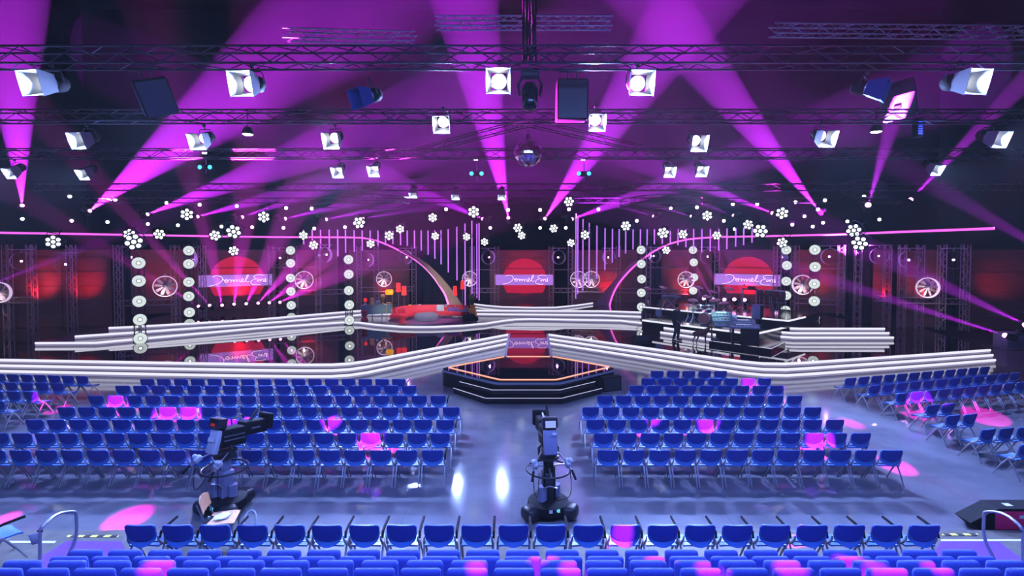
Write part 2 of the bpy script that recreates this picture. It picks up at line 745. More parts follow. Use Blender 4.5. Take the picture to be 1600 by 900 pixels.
WR = [((1329, 598.5), (1538.5, 580.5), 12), ((1366.5, 610.5), (1585.5, 590), 12), ((1410, 623), (1596, 605), 10), ((1457.5, 642), (1481.5, 640), 2),
      ((1488.6, 659), (1515.4, 657), 2), ((1543.5, 681.5), (1600, 678), 3), ((1604, 706), (1604, 706), 1)]
WL = [((-1, 592), (128, 595.5), 7), ((-7, 605.5), (90, 607), 5), ((-5, 620), (48, 620.5), 3), ((-3, 636), (-3, 636), 1)]
for side, rows, ang in (('right', WR, .27), ('left', WL, -.14)):
    f_ = V((-math.sin(ang), math.cos(ang), 0))
    for r, (a, b, n) in enumerate(rows):
        A, B = G(*a, .62), G(*b, .62)
        for i in range(n):
            p = A.lerp(B, i / max(1, n - 1))
            q = i + 1 if side == 'right' else n - i
            lab = f'blue shell chair in slanted {side} wedge, {nth(r + 1)} row from stage, {nth(q)} seat from aisle'
            put_chair((p.x + f_.x * .24, p.y + f_.y * .24, 0), ang, lab, f'chairs of the slanted {side} wedge')

# ------------------------------------------------------------------ tribune
riser = MB()
riser.prism([(-9.6, YF + .02), (9.6, YF + .02), (9.6, 8.72), (-9.6, 8.72)], 0.0, RZ)
ro = riser.build('tribune_riser', pmat('brown_riser_floor', (.13, .12, .1), .6, noise=(6, .2)))
tag(ro, 'low brown platform under the front chair row and the tribune seats', 'platform')
st = MB()
st.prism([(-9.6, YF + .02), (9.6, YF + .02), (9.6, 6.32), (-9.6, 6.32)], RZ, .37)
so = st.build('tribune_step', purplec)
tag(so, 'purple carpeted step carrying the nearest row of folding seats', 'platform')


def slab(name, pix, z, th, mat, label, cat):
    pts = [G(x, y, z) for x, y in pix]
    o = MB().prism([(p.x, p.y) for p in pts], z - th, z).build(name, mat)
    return tag(o, label, cat)


slab('aisle_light_pool', [(103, 845.5), (190, 845.5), (214, 905), (14, 905), (40, 885)], RZ + .012, .011, purplec, 'purple aisle carpet beside the handrail at the tribune\'s left end', 'painted light')  # purple light on the riser floor, put in as coloured slabs
slab('aisle_light_pool', [(1470, 845.5), (1560, 845.5), (1640, 905), (1440, 905)], RZ + .012, .011, purplec, 'purple aisle carpet beside the handrail at the tribune\'s right end', 'painted light')
slab('floor_marking', [(14, 845), (88, 845), (85, 848.5), (14, 848.5)], RZ + .006, .005, whitel, 'white edge line on the floor behind the left handrail', 'marking')
slab('floor_marking', [(1470, 842.5), (1610, 842.5), (1610, 845.2), (1470, 845.2)], RZ + .006, .005, whitel, 'white edge line on the floor before the black floor monitor', 'marking')
slab('hazard_tape', [(106, 835.8), (186, 835.8), (184, 839), (104, 839)], RZ + .008, .006, hazm, 'yellow and black hazard tape on the riser edge left of the front row', 'tape')
slab('hazard_tape', [(1472, 833.2), (1527, 833.2), (1529, 836.5), (1472, 836.5)], RZ + .008, .006, hazm, 'yellow and black hazard tape on the riser edge right of the front row', 'tape')


def make_trib():
    t = thing('tribune_chair', 'x', 'seat')
    m = MB()
    m.rbox((0, -.02, .54), (.485, .085, .5), .042, 3, Matrix.Rotation(.12, 3, 'X'))
    m.build('backrest', tribm, t)
    m = MB()
    m.rbox((0, .21, .49), (.46, .1, .46), .048, 3, Matrix.Rotation(-.05, 3, 'X'))
    m.build('seat', tribm, t)
    m = MB()
    for sx in (-1, 1):
        m.box((.2 * sx, .09, .2), (.05, .2, .4))
        m.box((.2 * sx, .09, .01), (.08, .3, .02))
    m.build('stand', tribs, t)
    return t


pt = make_trib()
TT = dup_proto(pt)
first = True
for row, (ya, z, xl, xr, n) in enumerate([(6.7, RZ, -5.86, 6.15, 23), (6.02, .37, -6.07, 6.12, 23)]):
    for i in range(n):
        lab = f"blue folding tribune seat, {'front' if row == 0 else 'nearest rear'} tribune row, {nth(i + 1)} from left"
        loc = (xl + (xr - xl) * i / (n - 1), ya, z)
        if first:
            first = False
            pt.location = loc
            pt['label'], pt['group'] = lab, 'folding tribune seats'
        else:
            dup(TT, loc, 0, lab, 'folding tribune seats')


# ------------------------------------------------------------------ handrails
def handrail(x, y, flip, label):
    t = thing('handrail', label, 'handrail', (x, y, RZ), 0)
    s_ = flip
    pts = chaikin([(0.05 * s_, -.5, .0), (0, -.4, .3), (0, -.36, .45), (0, -.36, 1.0), (-.02 * s_, -.3, 1.08), (0., .05, 1.14), (-.03 * s_, .42, 1.0), (-.03 * s_, .46, .9), (-.03 * s_, .46, .4), (.06 * s_, .3, .02)], 2)
    t.scale = (1, .72, .76)
    MB().tube(pts, .026, 8).build('rail_tube', alu, t)
    MB().rbox((.09 * s_, -.33, .82), (.16, .02, .2), .008, 1, Matrix.Rotation(.3 * s_, 3, 'Y')).build('number_plate', plastgr, t)
    MB().cyl((-.035, -.35, .98), (.035, -.35, .98), .02).build('end_cap', blacks, t)
    return t


handrail(-6.88, 7.6, -1, 'bent silver tube handrail at the left end of the tribune')
handrail(7.45, 7.6, 1, 'bent silver tube handrail at the right end of the tribune')

# ------------------------------------------------------------------ floor monitor at the right
t = thing('floor_monitor', 'black wedge monitor with crimson back panel behind the right handrail', 'monitor', (9.03, 9.1, 0))
prof = [(-.78, 0), (.9, 0), (.9, .52), (-.5, .52), (-.98, .2)]
m = MB()
n = len(prof)
m.add([(x, -.25, z) for x, z in prof] + [(x, .08, z) for x, z in prof], [tuple(range(n)), tuple(reversed(range(n, 2 * n)))] + [(i, n + i, n + (i + 1) % n, (i + 1) % n) for i in range(n)])
m.build('housing', black, t)
t.scale = (1, 1, .78)
MB().box((.16, -.255, .26), (1.42, .01, .4)).build('back_panel', pinkp, t)['label'] = 'crimson back panel'
m = MB()
m.box((-.0, -.263, .34), (.26, .008, .07))
m.build('sticker', paper, t)
MB().box((-.2, -.1, .523), (.12, .1, .008)).build('sticker', paper, t)
MB().box((.4, -.1, .523), (.14, .16, .008)).build('sticker', paper, t)


# ------------------------------------------------------------------ stage
def gl(pix, z):
    return [V((p.x, p.y)) for p in (G(x, y, z) for x, y in pix)]


def ch2(pts, n=1):
    pts = [V(p) for p in pts]
    for _ in range(n):
        q = [pts[0]]
        for a, b in zip(pts, pts[1:]):
            q += [a.lerp(b, .25), a.lerp(b, .75)]
        q.append(pts[-1])
        pts = q
    return pts


def strips(parent, line, z0, h, off=0., low=True):
    k = h / .2
    m = MB()
    m.sweep(line, [(off, z0 + .09 * k), (off + .03, z0 + .095 * k), (off + .045, z0 + .135 * k), (off + .04, z0 + .17 * k), (off + .02, z0 + .19 * k), (off, z0 + .192 * k)])
    m.build('led_strip', led, parent)
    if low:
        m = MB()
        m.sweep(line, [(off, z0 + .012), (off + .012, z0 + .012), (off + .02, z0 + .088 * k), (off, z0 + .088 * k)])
        m.build('riser_panel', riserglow, parent)


ZS = .6
Lm = gl([(-260, 555.6), (0, 560.2), (260, 564.8), (400, 567), (480, 567.7), (520, 567.5), (545, 566), (570, 562.6), (600, 557), (794, 521)], ZS)
Rm = gl([(857, 521), (1000, 540.6), (1130, 558.9), (1165, 563.3), (1192, 565.7), (1225, 566.2), (1262, 564.2), (1450, 551.8), (1547, 545)], ZS)
ms = thing('main_stage', 'wide black mirror-floored main stage with three rows of white LED steps', 'stage', (0, 0, 0))
top = Lm + Rm
re_ = Rm[-1]
m = MB()
m.prism([tuple(p) for p in top] + [(re_.x + 5, 40.5), (-33.5, 40.5), (-33.5, Lm[0].y)], 0.01, ZS)
m.build('deck', stagem, ms)
for line in (Lm, Rm):
    for k in range(3):
        off = .1 * (2 - k)
        z0 = .2 * k
        if k < 2:
            MB().sweep(line, [(-.1, z0 + .01), (off, z0 + .01), (off, z0 + .2), (-.1, z0 + .2)]).build('step', stagem, ms)
        strips(ms, line, z0, .2, off)
# bridge between the two flights of steps
br = thing('stage_bridge', 'black mirror-floored catwalk with grey edges between main stage and podium', 'catwalk')
q = gl([(796, 521.9), (855, 521.9), (861.5, 558), (789.5, 558)], ZS)
MB().prism([tuple(p) for p in q], .01, ZS - .001).build('deck', stagem, br)
for a, b in ((q[0], q[3]), (q[1], q[2])):
    MB().sweep([a, b], [(-.05, .3), (.05, .3), (.05, ZS + .03), (-.05, ZS + .03)]).build('edge_trim', trimg, br)

# podium
pod = thing('podium', 'black six-sided podium with glowing orange edge line before the stage', 'podium')
oq = gl([(688, 576.3), (783, 556.2), (869, 556.2), (963, 576), (874, 597), (776, 597)], ZS)


def roundc(pts, r=.25):
    out = []
    n = len(pts)
    for i in range(n):
        p, a, b = pts[i], pts[i - 1], pts[(i + 1) % n]
        A = p + (a - p).normalized() * r
        B = p + (b - p).normalized() * r
        for t in (0, .33, .67, 1):
            out.append(A * (1 - t) ** 2 + p * 2 * t * (1 - t) + B * t * t)
    return out


pr = roundc(oq, .22)[::-1]
MB().prism([tuple(p) for p in pr], .01, ZS - .09).build('body', blackg, pod)
cx_ = sum((p for p in pr), V((0, 0))) / len(pr)
MB().prism([tuple(cx_ + (p - cx_) * 1.008) for p in pr], ZS - .09, ZS - .02).build('rim_band', trimg, pod)
MB().prism([tuple(p) for p in pr], ZS - .02, ZS + .002).build('top', stagem, pod)
inn = gl([(699.5, 574.3), (788, 557.4), (864.5, 557.4), (953.5, 573.6), (870, 593.6), (780.5, 593.6)], ZS)
ir = roundc(inn, .12)
MB().tube([(p.x, p.y, ZS + .012) for p in ir], .018, 6, closed=True).build('led_line', orled, pod)
for z, front, back in ((.4, [(718, 596), (769, 609), (875, 609), (930, 596)], [(880, 578), (770, 578)]), (.2, [(708.5, 606), (759, 622), (877, 622), (940.5, 606.5)], [(885, 585), (765, 585)])):
    fl_ = gl(front, z)
    bl_ = gl(back, z)
    MB().prism([tuple(p) for p in fl_ + bl_], .01, z).build('step', blackg, pod)
    MB().sweep(fl_, [(0, z - .012), (.012, z - .012), (.012, z + .004), (0, z + .004)]).build('step_edge', ledthin, pod)
t = thing('stage_monitor', 'black wedge loudspeaker standing against the right flank of the podium', 'loudspeaker', tuple(G(950, 608, 0)), .35)
m = MB()
pf = [(-.3, 0), (.3, 0), (.26, .3), (-.1, .52), (-.3, .5)]
m.add([(-.36, y, z) for y, z in pf] + [(.36, y, z) for y, z in pf], [(0, 1, 2, 3, 4), (9, 8, 7, 6, 5)] + [(i, 5 + i, 5 + (i + 1) % 5, (i + 1) % 5) for i in range(5)])
m.build('cabinet', black, t)
MB().box((0, -.305, .25), (.6, .015, .42)).build('grille', blacks, t)

# raised tiers behind the main stage
t1 = gl([(55.6, 541), (150, 540.5), (203, 535.5), (400, 517), (520, 508.4), (545, 507), (563, 508), (585, 511), (626, 514.4), (650, 514.9), (678, 514.8), (719, 513), (759, 509.2), (785, 505), (805, 502.6), (830, 502), (870, 502.6), (970, 504.6), (1003, 508.5)], .6)
t2 = gl([(117, 530.6), (203, 524.5), (400, 510), (545, 497.3), (575, 494), (700, 493.2), (760, 494.2), (870, 495.3), (940, 496), (1002, 498.6)], .8)
t3 = gl([(170, 517), (203, 515.5), (400, 503.5), (545, 490.5), (575, 488.4), (700, 487.8), (760, 488.6), (870, 489.3), (940, 489.6), (1002, 491.6)], 1.)
t4 = gl([(738, 477.3), (760, 480), (785, 482.2), (834, 483.3), (868, 483), (900, 479.8), (926, 476)], 1.2)
sofaf = pmat('grey_lilac_floor', (.13, .12, .17), .2)
tiers = thing('stage_tiers', 'three stepped tiers edged with white LED strips across the rear stage, curving round the sofa', 'stage')
for i, (line, z) in enumerate(((t1, .6), (t2, .8), (t3, 1.))):
    MB().prism([tuple(p) for p in line] + [(line[-1].x + 1.2, 39.5 - .1 * i), (line[0].x - .5, 39.5 - .1 * i)], z + .002, z + .2).build('tier', sofaf if i == 0 else stagem, tiers)
    strips(tiers, line, z, .2)
t = thing('rear_riser', 'narrow curved rear riser with one white LED edge before the middle sign', 'stage')
MB().prism([tuple(p) for p in t4] + [(t4[-1].x - .5, 38.8), (t4[0].x + .5, 38.8)], 1.202, 1.36).build('body', stagem, t)
strips(t, t4, 1.2, .16)
t = thing('side_tiers', 'three white LED-edged tiers at the right end of the rear stage', 'stage')
r1 = gl([(1196, 527), (1215, 530), (1240, 532), (1396, 532)], .6)
r2 = gl([(1196, 520.5), (1215, 523.2), (1240, 525), (1389, 525)], .8)
r3 = gl([(1234, 517.5), (1250, 518.1), (1382, 518.2)], 1.)
for i, (line, z) in enumerate(((r1, .6), (r2, .8), (r3, 1.))):
    MB().prism([tuple(p) for p in line] + [(line[-1].x - .03 * i, 33.5 - .1 * i), (line[0].x + 1.2, 33.5 - .1 * i)], z + .003, z + .2).build('tier', stagem, t)
    strips(t, line, z, .2)

# band risers
FD = V((.647, -.763))
BN = V((.763, .647))
b1 = gl([(1004, 499), (1178, 520.5)], 1.2)
b1d = (b1[1] - b1[0]).normalized()
b1n = V((-b1d.y, b1d.x))
t = thing('band_riser', 'lower black band riser with white LED front edge and a short flight of lit steps', 'stage')
cr = b1[1] + b1n * 3.6
MB().prism([tuple(b1[0]), tuple(b1[1]), tuple(cr), tuple(b1[0] + b1n * 3.6)], .604, 1.2).build('body', blackg, t)
strips(t, b1 + [b1[1] + b1n * .02, b1[1] + b1n * 3.5], 1.02, .18, low=False)
s0, s1 = b1[0] + b1d * 1.55, b1[0] + b1d * 4.4
for k, off in ((1, .3), (0, .6)):
    z0 = .6 + .2 * k
    MB().sweep([s0, s1], [(-.02, .605), (off, .605), (off, z0 + .2), (-.02, z0 + .2)]).build('step', blackg, t)
    strips(t, [s0, s1], z0, .2, off)
t = thing('drum_riser', 'upper black band riser with white LED edge carrying drums and congas', 'stage')
b2 = gl([(1004, 478.5), (1232, 500)], 1.6)
b2d = (b2[1] - b2[0]).normalized()
b2n = V((-b2d.y, b2d.x))
MB().prism([tuple(b2[0]), tuple(b2[1]), tuple(b2[1] + b2n * 4.6), tuple(b2[0] + b2n * 4.6)], 1.21, 1.6).build('body', blackg, t)
strips(t, b2 + [b2[1] + b2n * .02, b2[1] + b2n * 2.2], 1.44, .16, low=False)
t = thing('keyboard_riser', 'low black platform under the keyboards at the stage front', 'stage')
kq = gl([(1108, 532), (1205, 544.5), (1227, 533.5), (1131, 522.5)], .8)
MB().prism([tuple(p) for p in kq], .604, .8).build('body', blackg, t)
MB().sweep(kq[:3], [(0, .78), (.012, .78), (.012, .806), (0, .806)]).build('edge_line', ledthin, t)


# ------------------------------------------------------------------ sofa corner on the first tier
ZF = .802
t = MB()
c = G(672, 500, ZF)
el = [(c.x + 2.5 * math.cos(2 * PI * i / 48), c.y + 1.65 * math.sin(2 * PI * i / 48)) for i in range(48)]
tag(t.prism(el, ZF - .001, ZF + .015).build('rug', rugm), 'oval plum rug under the grey pouffe and red sofa', 'rug')
# sofa: curved seat with back
sofa = thing('sofa', 'long red curved sofa with low back and thin legs on the plum rug', 'sofa', (0, 0, ZF))
sl = [V((p.x, p.y)) for p in (G(x, y, ZF) for x, y in [(631, 503.5), (640, 500), (656, 498.2), (680, 497.6), (705, 497.8), (722, 499.5)])]
sl = ch2(sl, 2)
m = MB()
m.sweep(sl, [(.0, .2), (.05, .2), (.07, .24), (.07, .38), (.04, .43), (0, .44), (-.85, .42), (-.85, .2)], smooth=True)
m.build('seat', redf, sofa)
m = MB()
m.sweep(sl[3:-2], [(-.66, .4), (-.6, .42), (-.62, .72), (-.66, .77), (-.76, .78), (-.84, .74), (-.86, .2), (-.7, .2)], smooth=True)
m.build('backrest', redf, sofa)
for i in range(0, len(sl), 3):
    p = sl[i]
    MB().cyl((p.x, p.y + .1, 0.016), (p.x, p.y + .1, .2), .02, .03).build('leg', chrome, sofa)
p = sl[0]
m = MB()
m.rbox((p.x - .3, p.y + .5, .3), (.8, .9, .26), .11, 3)
m.rbox((p.x - .4, p.y + .82, .5), (.7, .26, .34), .11, 3)
m.build('end_module', redf, sofa)


def cushion(px, py, Y, s, mat, rot, label):
    g = P(px, py, Y)
    o = thing('cushion', label, 'cushion', tuple(g), rot)
    MB().rbox((0, 0, 0), (s, .12, s * .9), .06, 3, Matrix.Rotation(-.3, 3, 'X')).build('cover', mat, o)
    return o


cushion(688, 481.5, 31.45, .46, pale, .1, 'large pale grey cushion leaning on the middle of the red sofa')
cushion(628, 485, 30.7, .34, pale, -.4, 'pale cushion at the left end of the red sofa')
cushion(634, 481.5, 31.2, .34, greyf, .2, 'dark cushion behind the pale one at the sofa\'s left end')
cushion(704, 484, 31.4, .34, purplef, .2, 'purple patterned cushion right of the large pale sofa cushion')
cushion(713, 484.5, 31.2, .34, purplef, -.3, 'purple patterned cushion at the right end of the red sofa')
cushion(641, 478.5, 31.75, .24, yellow, .3, 'small yellow cushion on top of the sofa back')
cushion(656, 477.5, 31.8, .2, pale, 0, 'small white cushion lying on the sofa back')
cushion(697, 477.5, 31.8, .18, pale, 0, 'small pale cushion on the sofa back beside the curved fin')

g = G(666, 500.8, ZF + .016)
t = thing('pouffe', 'wide round grey upholstered pouffe in front of the red sofa', 'pouffe', tuple(g))
m = MB()
m.lathe([(.001, 0), (.62, 0), (.69, .04), (.71, .16), (.71, .29), (.68, .37), (.6, .42), (.3, .435), (.001, .44)], n=28)
m.build('cushion', greyf, t)
m = MB()
m.lathe([(.5, -.0), (.52, -.0), (.52, .03), (.5, .03)], n=24)
m.build('plinth', black, t)

# red curved side stools
for px, py, lab in ((569.5, 500.5, 'red hourglass stool in front of the grey-green sideboard'), (629, 505.5, 'red rounded stool at the left end of the sofa')):
    t = thing('side_stool', lab, 'stool', tuple(G(px, py, ZF + (.016 if px > 600 else 0))))
    m = MB()
    m.lathe([(.001, 0), (.2, 0), (.22, .04), (.17, .13), (.1, .2), (.13, .27), (.2, .32), (.13, .37), (.1, .4), (.18, .46), (.22, .52), (.19, .56), (.001, .57)] if px < 600 else [(.001, 0), (.22, 0), (.24, .05), (.14, .22), (.2, .36), (.22, .44), (.001, .46)], n=18)
    m.build('body', redf, t)

# sideboard
g0, g1 = G(565, 498.5, ZF), G(612, 496.3, ZF)
d = (g1 - g0)
d.z = 0
ang = math.atan2(d.y, d.x)
L = d.length
sb = thing('sideboard', 'long grey-green sideboard on thin legs left of the sofa', 'sideboard', tuple(g0), ang)
MB().rbox((L / 2, .22, .52), (L, .44, .54), .015, 1).build('carcass', teal, sb)
MB().box((L / 2, .22, .805), (L + .05, .48, .03)).build('top', teal, sb)
for i in range(3):
    f_ = MB().box((L * (i + .5) / 3, -.008, .52), (L / 3 - .03, .02, .48)).build('door', teal, sb)
    MB().cyl((L * (i + .5) / 3 + L / 8, -.03, .62), (L * (i + .5) / 3 + L / 8, -.03, .72), .012).build('handle', chrome, f_)
for i in range(4):
    for y in (.06, .38):
        MB().cyl((L * (i + .05) / 3.1 + .05, y, 0), (L * (i + .05) / 3.1 + .05, y, .28), .018).build('leg', chrome, sb)


def on_board(fr, name, label, cat, dz=.822):
    p = g0 + V((math.cos(ang), math.sin(ang), 0)) * L * fr + V((-math.sin(ang), math.cos(ang), 0)) * .22
    return thing(name, label, cat, (p.x, p.y, ZF + dz), ang)


t = on_board(.14, 'lava_lamp', 'rocket-shaped lava lamp with red base glow at the sideboard\'s left end', 'lamp')
MB().lathe([(.001, 0), (.12, 0), (.05, .12), (.09, .22)], n=14).build('base', chrome, t)
MB().lathe([(.09, .22), (.1, .34), (.085, .42)], n=14).build('lower_glass', lshade, t)
MB().lathe([(.085, .42), (.06, .7), (.01, .86), (.001, .87)], n=14).build('upper_glass', greyf, t)
t = on_board(.36, 'figurine', 'squat gold figurine on the sideboard beside the lava lamp', 'figurine')
MB().lathe([(.001, 0), (.15, 0), (.16, .1), (.1, .24), (.13, .3), (.1, .42), (.001, .46)], n=14).build('body', brass, t)
t = on_board(.55, 'desk_box', 'small grey-green box radio between the figurines on the sideboard', 'radio')
MB().rbox((0, 0, .12), (.32, .2, .24), .03, 2).build('case', teal, t)
MB().cyl((-.07, -.105, .13), (-.07, -.115, .13), .06, n=14).build('speaker', chrome, t)
t = on_board(.72, 'trophy', 'pale gold trophy cup on the right half of the sideboard', 'trophy')
MB().lathe([(.001, 0), (.12, 0), (.12, .05), (.04, .1), (.04, .22), (.13, .34), (.16, .48), (.12, .62), (.001, .63)], n=14).build('cup', brass, t)
t = on_board(.93, 'rotary_telephone', 'small brass table telephone at the right end of the sideboard', 'telephone')
MB().rbox((0, 0, .06), (.26, .22, .12), .03, 2).build('base', brass, t)
MB().tube([(-.17, 0, .15), (-.14, 0, .2), (.14, 0, .2), (.17, 0, .15)], .025, 6).build('handset', black, t)


def floor_lamp(px, ytop, ybot, Y, z0, mat, core, wpx, label, posts=1):
    a, b = P(px, ytop, Y), P(px, ybot, Y)
    r = wpx / 2 * Y / F
    hgt = a.z - b.z
    t = thing('floor_lamp', label, 'lamp', (a.x, Y, z0))
    if posts == 1:
        MB().lathe([(.001, 0), (.2, 0), (.2, .025), (.03, .04)], n=16).build('base', chrome, t)
        MB().cyl((0, 0, .03), (0, 0, b.z - z0 + .05), .015).build('pole', chrome, t)
        m = MB()
        m.lathe([(r * 1.05, 0), (r * .82, hgt), (r * .80, hgt), (r * 1.03, 0)], (0, 0, b.z - z0), n=20)
        m.build('lamp_shade', mat, t)
        MB().lathe([(.001, 0), (.07, .04), (.09, .1), (.07, .16), (.001, .2)], (0, 0, b.z - z0 + hgt * .25), n=10).build('bulb', core, t)
    else:
        for s_ in (-1, 1):
            MB().cyl((r * .8 * s_, 0, .0), (r * .8 * s_, 0, b.z - z0 + .05), .018).build('leg', brass, t)
        MB().rbox((0, 0, b.z - z0 + hgt / 2), (2 * r, .34, hgt), .06, 3).build('lamp_shade', mat, t)
    return t


floor_lamp(622.5, 442, 456, 31.9, ZF, lshade, lshade2, 7.5, 'red floor lamp, leftmost and taller of the pair left of the fin')
floor_lamp(631.3, 447, 461, 31.3, ZF, lshade, lshade2, 7.5, 'red floor lamp, shorter right one of the pair left of the fin')
floor_lamp(711, 447, 461.5, 31.6, ZF, lshade, lshade2, 6.5, 'red floor lamp standing in front of the beige fin foot')
floor_lamp(722.5, 438.5, 452, 32.0, ZF, lshade, lshade2, 6, 'red floor lamp right of the beige fin beside the pendant bars')
floor_lamp(608.3, 452.5, 460.5, 31.0, ZF, yshade, lshade2, 11, 'yellow drum-shaded lamp on two brass legs at the sideboard', posts=2)

# yellow vase plant, leather bag, ball
t = thing('potted_plant', 'tall yellow vase with a green plant at the right of the sofa', 'plant', tuple(G(739, 497.5, ZF)))
m = MB()
m.lathe([(.001, 0.002), (.18, 0.002), (.25, .3), (.16, .6), (.13, .7), (.2, .82), (.17, .83), (.11, .7)], n=16)
m.build('vase', yellow, t)
m = MB()
for i in range(26):
    a = i * 2.4
    r_ = .25 + .2 * random.random()
    hh = .35 + .4 * random.random()
    p0, p1, p2 = V((0, 0, .78)), V((r_ * .5 * math.cos(a), r_ * .5 * math.sin(a), .8 + hh * .8)), V((r_ * math.cos(a), r_ * math.sin(a), .75 + hh))
    m.tube([p0, p1, p2], [.012, .03, .004], 4)
m.build('foliage', pmat('plant_green', (.06, .12, .03), .6), t)
t = thing('travel_bag', 'dark holdall leaning by the right end of the sofa', 'bag', tuple(G(732.5, 503, ZF)), .2)
MB().rbox((0, 0, .24), (.75, .4, .46), .14, 3).build('body', black, t)
MB().tube([(-.2, -.1, .45), (-.15, -.12, .62), (.15, -.12, .62), (.2, -.1, .45)], .018, 6).build('handle', pale, t)
t = thing('footrest_ball', 'small black ball on the tier right of the holdall', 'ball', tuple(G(743.5, 502.5, ZF)))
MB().ball((0, 0, .16), .16, 14, 10).build('body', black, t)
for k, (px, py, mt, lb) in enumerate(((720, 488, pale, 'white cushion propped at the right end of the sofa'), (727, 484, pale, 'pale patterned cushion beside the yellow vase'), (735, 485, yellow, 'yellow-green cushion leaning on the dark holdall'))):
    cushion(px, py, 30.9, .3, mt, .3 * k, lb)


# ------------------------------------------------------------------ rear set
WD = [(-60, 27.3), (0, 27.6), (258, 28.8), (320, 31), (420, 33.3), (475, 33.5), (560, 35.4), (640, 36.4), (750, 37), (900, 37), (1000, 36), (1060, 35), (1120, 35), (1210, 32.6), (1254, 30), (1449, 28), (1650, 26.5)]


def wd(px):
    for (a, p), (b, q) in zip(WD, WD[1:]):
        if px <= b:
            return p + (q - p) * (px - a) / (b - a)
    return WD[-1][1]


def yaw_at(px):
    a, b = P(px - 15, 440, wd(px - 15)), P(px + 15, 440, wd(px + 15))
    return math.atan2(b.y - a.y, b.x - a.x)


def wall_panel(pa, pb, back, label, z0=.6, z1=5.0, mat=None):
    z0 = 1.205 if 180 < pa < 1000 or 1110 < pa < 1300 else .602
    A, B = P(pa, 440, wd(pa) + back), P(pb, 440, wd(pb) + back)
    d = V((B.x - A.x, B.y - A.y, 0))
    L = d.length
    m = MB()
    z = z0
    while z < z1 - .05:
        h = min(.76, z1 - z)
        m.box((L / 2, .03, z + h / 2), (L, .06, h - .045))
        z += .8
    m.box((L / 2, .09, (z0 + z1) / 2), (L, .04, z1 - z0))
    o = m.build('plank_panel', mat or plankm)
    o.location = (A.x, A.y, 0)
    o.rotation_euler = (0, 0, math.atan2(d.y, d.x))
    return tag(o, label, 'panel', 'plank panels of the rear set')


PANELS = [(-55, 96), (97, 172), (205, 312), (316, 432), (436, 528), (545, 640), (765, 866), (892, 1004), (1034, 1112), (1122, 1214), (1238, 1318), (1364, 1394), (1402, 1474), (1508, 1640)]
PWHERE = ['at the far left edge of the set', 'left of the first tall lamp column', 'behind the fan wheel left of the left sign', 'behind the left neon sign',
          'right of the left neon sign', 'behind the sideboard lamps', 'behind the middle neon sign', 'right of the middle sign',
          'behind the fan wheel left of the right sign', 'behind the right neon sign', 'behind the rightmost lamp column', 'narrow one in the dark right bay',
          'behind the last fan wheel on the right', 'at the far right edge of the set']
for (a, b), wh in zip(PANELS, PWHERE):
    wall_panel(a, b, .9, 'dark red horizontal plank panel ' + wh)

# masking cloths between the panels
for a, b, wh in ((174, 204, 'left of the first tall lamp column'), (642, 764, 'between the beige fin and the middle sign'), (1004, 1034, 'behind the third lamp column right of the fin'), (1320, 1362, 'in the dark bay right of the last column'), (1476, 1506, 'right of the last fan wheel')):
    A, B = P(a, 440, wd(a) + 1.3), P(b, 440, wd(b) + 1.3)
    d = V((B.x - A.x, B.y - A.y, 0))
    L = d.length
    n = 24
    m = MB()
    line = [(A.x + d.x * i / n + .04 * math.sin(i * 1.9) * -d.y / L, A.y + d.y * i / n + .04 * math.sin(i * 1.9) * d.x / L) for i in range(n + 1)]
    m.sweep(line, [(-.01, .65), (.01, .65), (.01, 5.3), (-.01, 5.3)])
    tag(m.build('drape', curtain), 'dark blue masking drape ' + wh, 'drape')


def lacing(m, a, b, u, v, w, hgt, step, r, n=4):
    """zig-zag web of a box truss from a to b; u, v: cross directions"""
    L = (b - a).length
    k = max(2, int(round(L / step)))
    for face in range(4):
        for i in range(k):
            p, q = a.lerp(b, i / k), a.lerp(b, (i + 1) / k)
            c = [(u * w + v * hgt), (u * -w + v * hgt), (u * -w - v * hgt), (u * w - v * hgt)]
            s0, s1 = c[face], c[(face + 1) % 4]
            if i % 2:
                s0, s1 = s1, s0
            m.cyl(p + s0, q + s1, r, n=n, caps=False)


def box_truss(name, a, b, w, hgt, label, cat, mat, rc=.025, rl=.012, step=.5, up=V((0, 0, 1)), group=None):
    a, b = V(a), V(b)
    t = thing(name, label, cat, tuple(a), 0, group)
    d = (b - a)
    dn = d.normalized()
    u = dn.cross(up).normalized()
    v = u.cross(dn).normalized()
    for s_, q in ((1, 1), (-1, 1), (-1, -1), (1, -1)):
        o = u * (w / 2 * s_) + v * (hgt / 2 * q)
        MB().cyl(o, d + o, rc, n=6).build('chord', mat, t)
    m = MB()
    lacing(m, V((0, 0, 0)), d, u, v, w / 2, hgt / 2, step, rl)
    m.build('lacing', mat, t)
    return t


TOW = [12, 50, 112, 185, 274, 316, 424, 461, 497, 561, 588, 647, 738, 776, 861, 891, 966, 1013, 1120, 1214, 1242, 1314, 1340, 1386, 1409, 1437, 1471, 1508]
tw0 = box_truss('truss_tower', (0, 0, .6), (0, 0, 5.25), .3, .3, 'x', 'truss tower', towerm, .024, .012, .34, up=V((0, 1, 0)))
TWT = dup_proto(tw0)
for i, px in enumerate(TOW):
    p = P(px, 440, wd(px))
    z0 = 1.2 if (200 < px < 1000 or 1110 < px < 1330) else .6
    lab = f'upright aluminium truss tower on the rear wall of the set, {nth(i + 1)} from left'
    if i == 0:
        o = tw0
        o['label'] = lab
        o['group'] = 'truss towers of the rear set'
    else:
        o = dup(TWT, (0, 0, 0), 0, lab, 'truss towers of the rear set')
    o.location = (p.x, p.y, z0 + .012)
    o.rotation_euler = (0, 0, yaw_at(px))
    o.scale = (1, 1, (5.25 - z0) / 4.65)

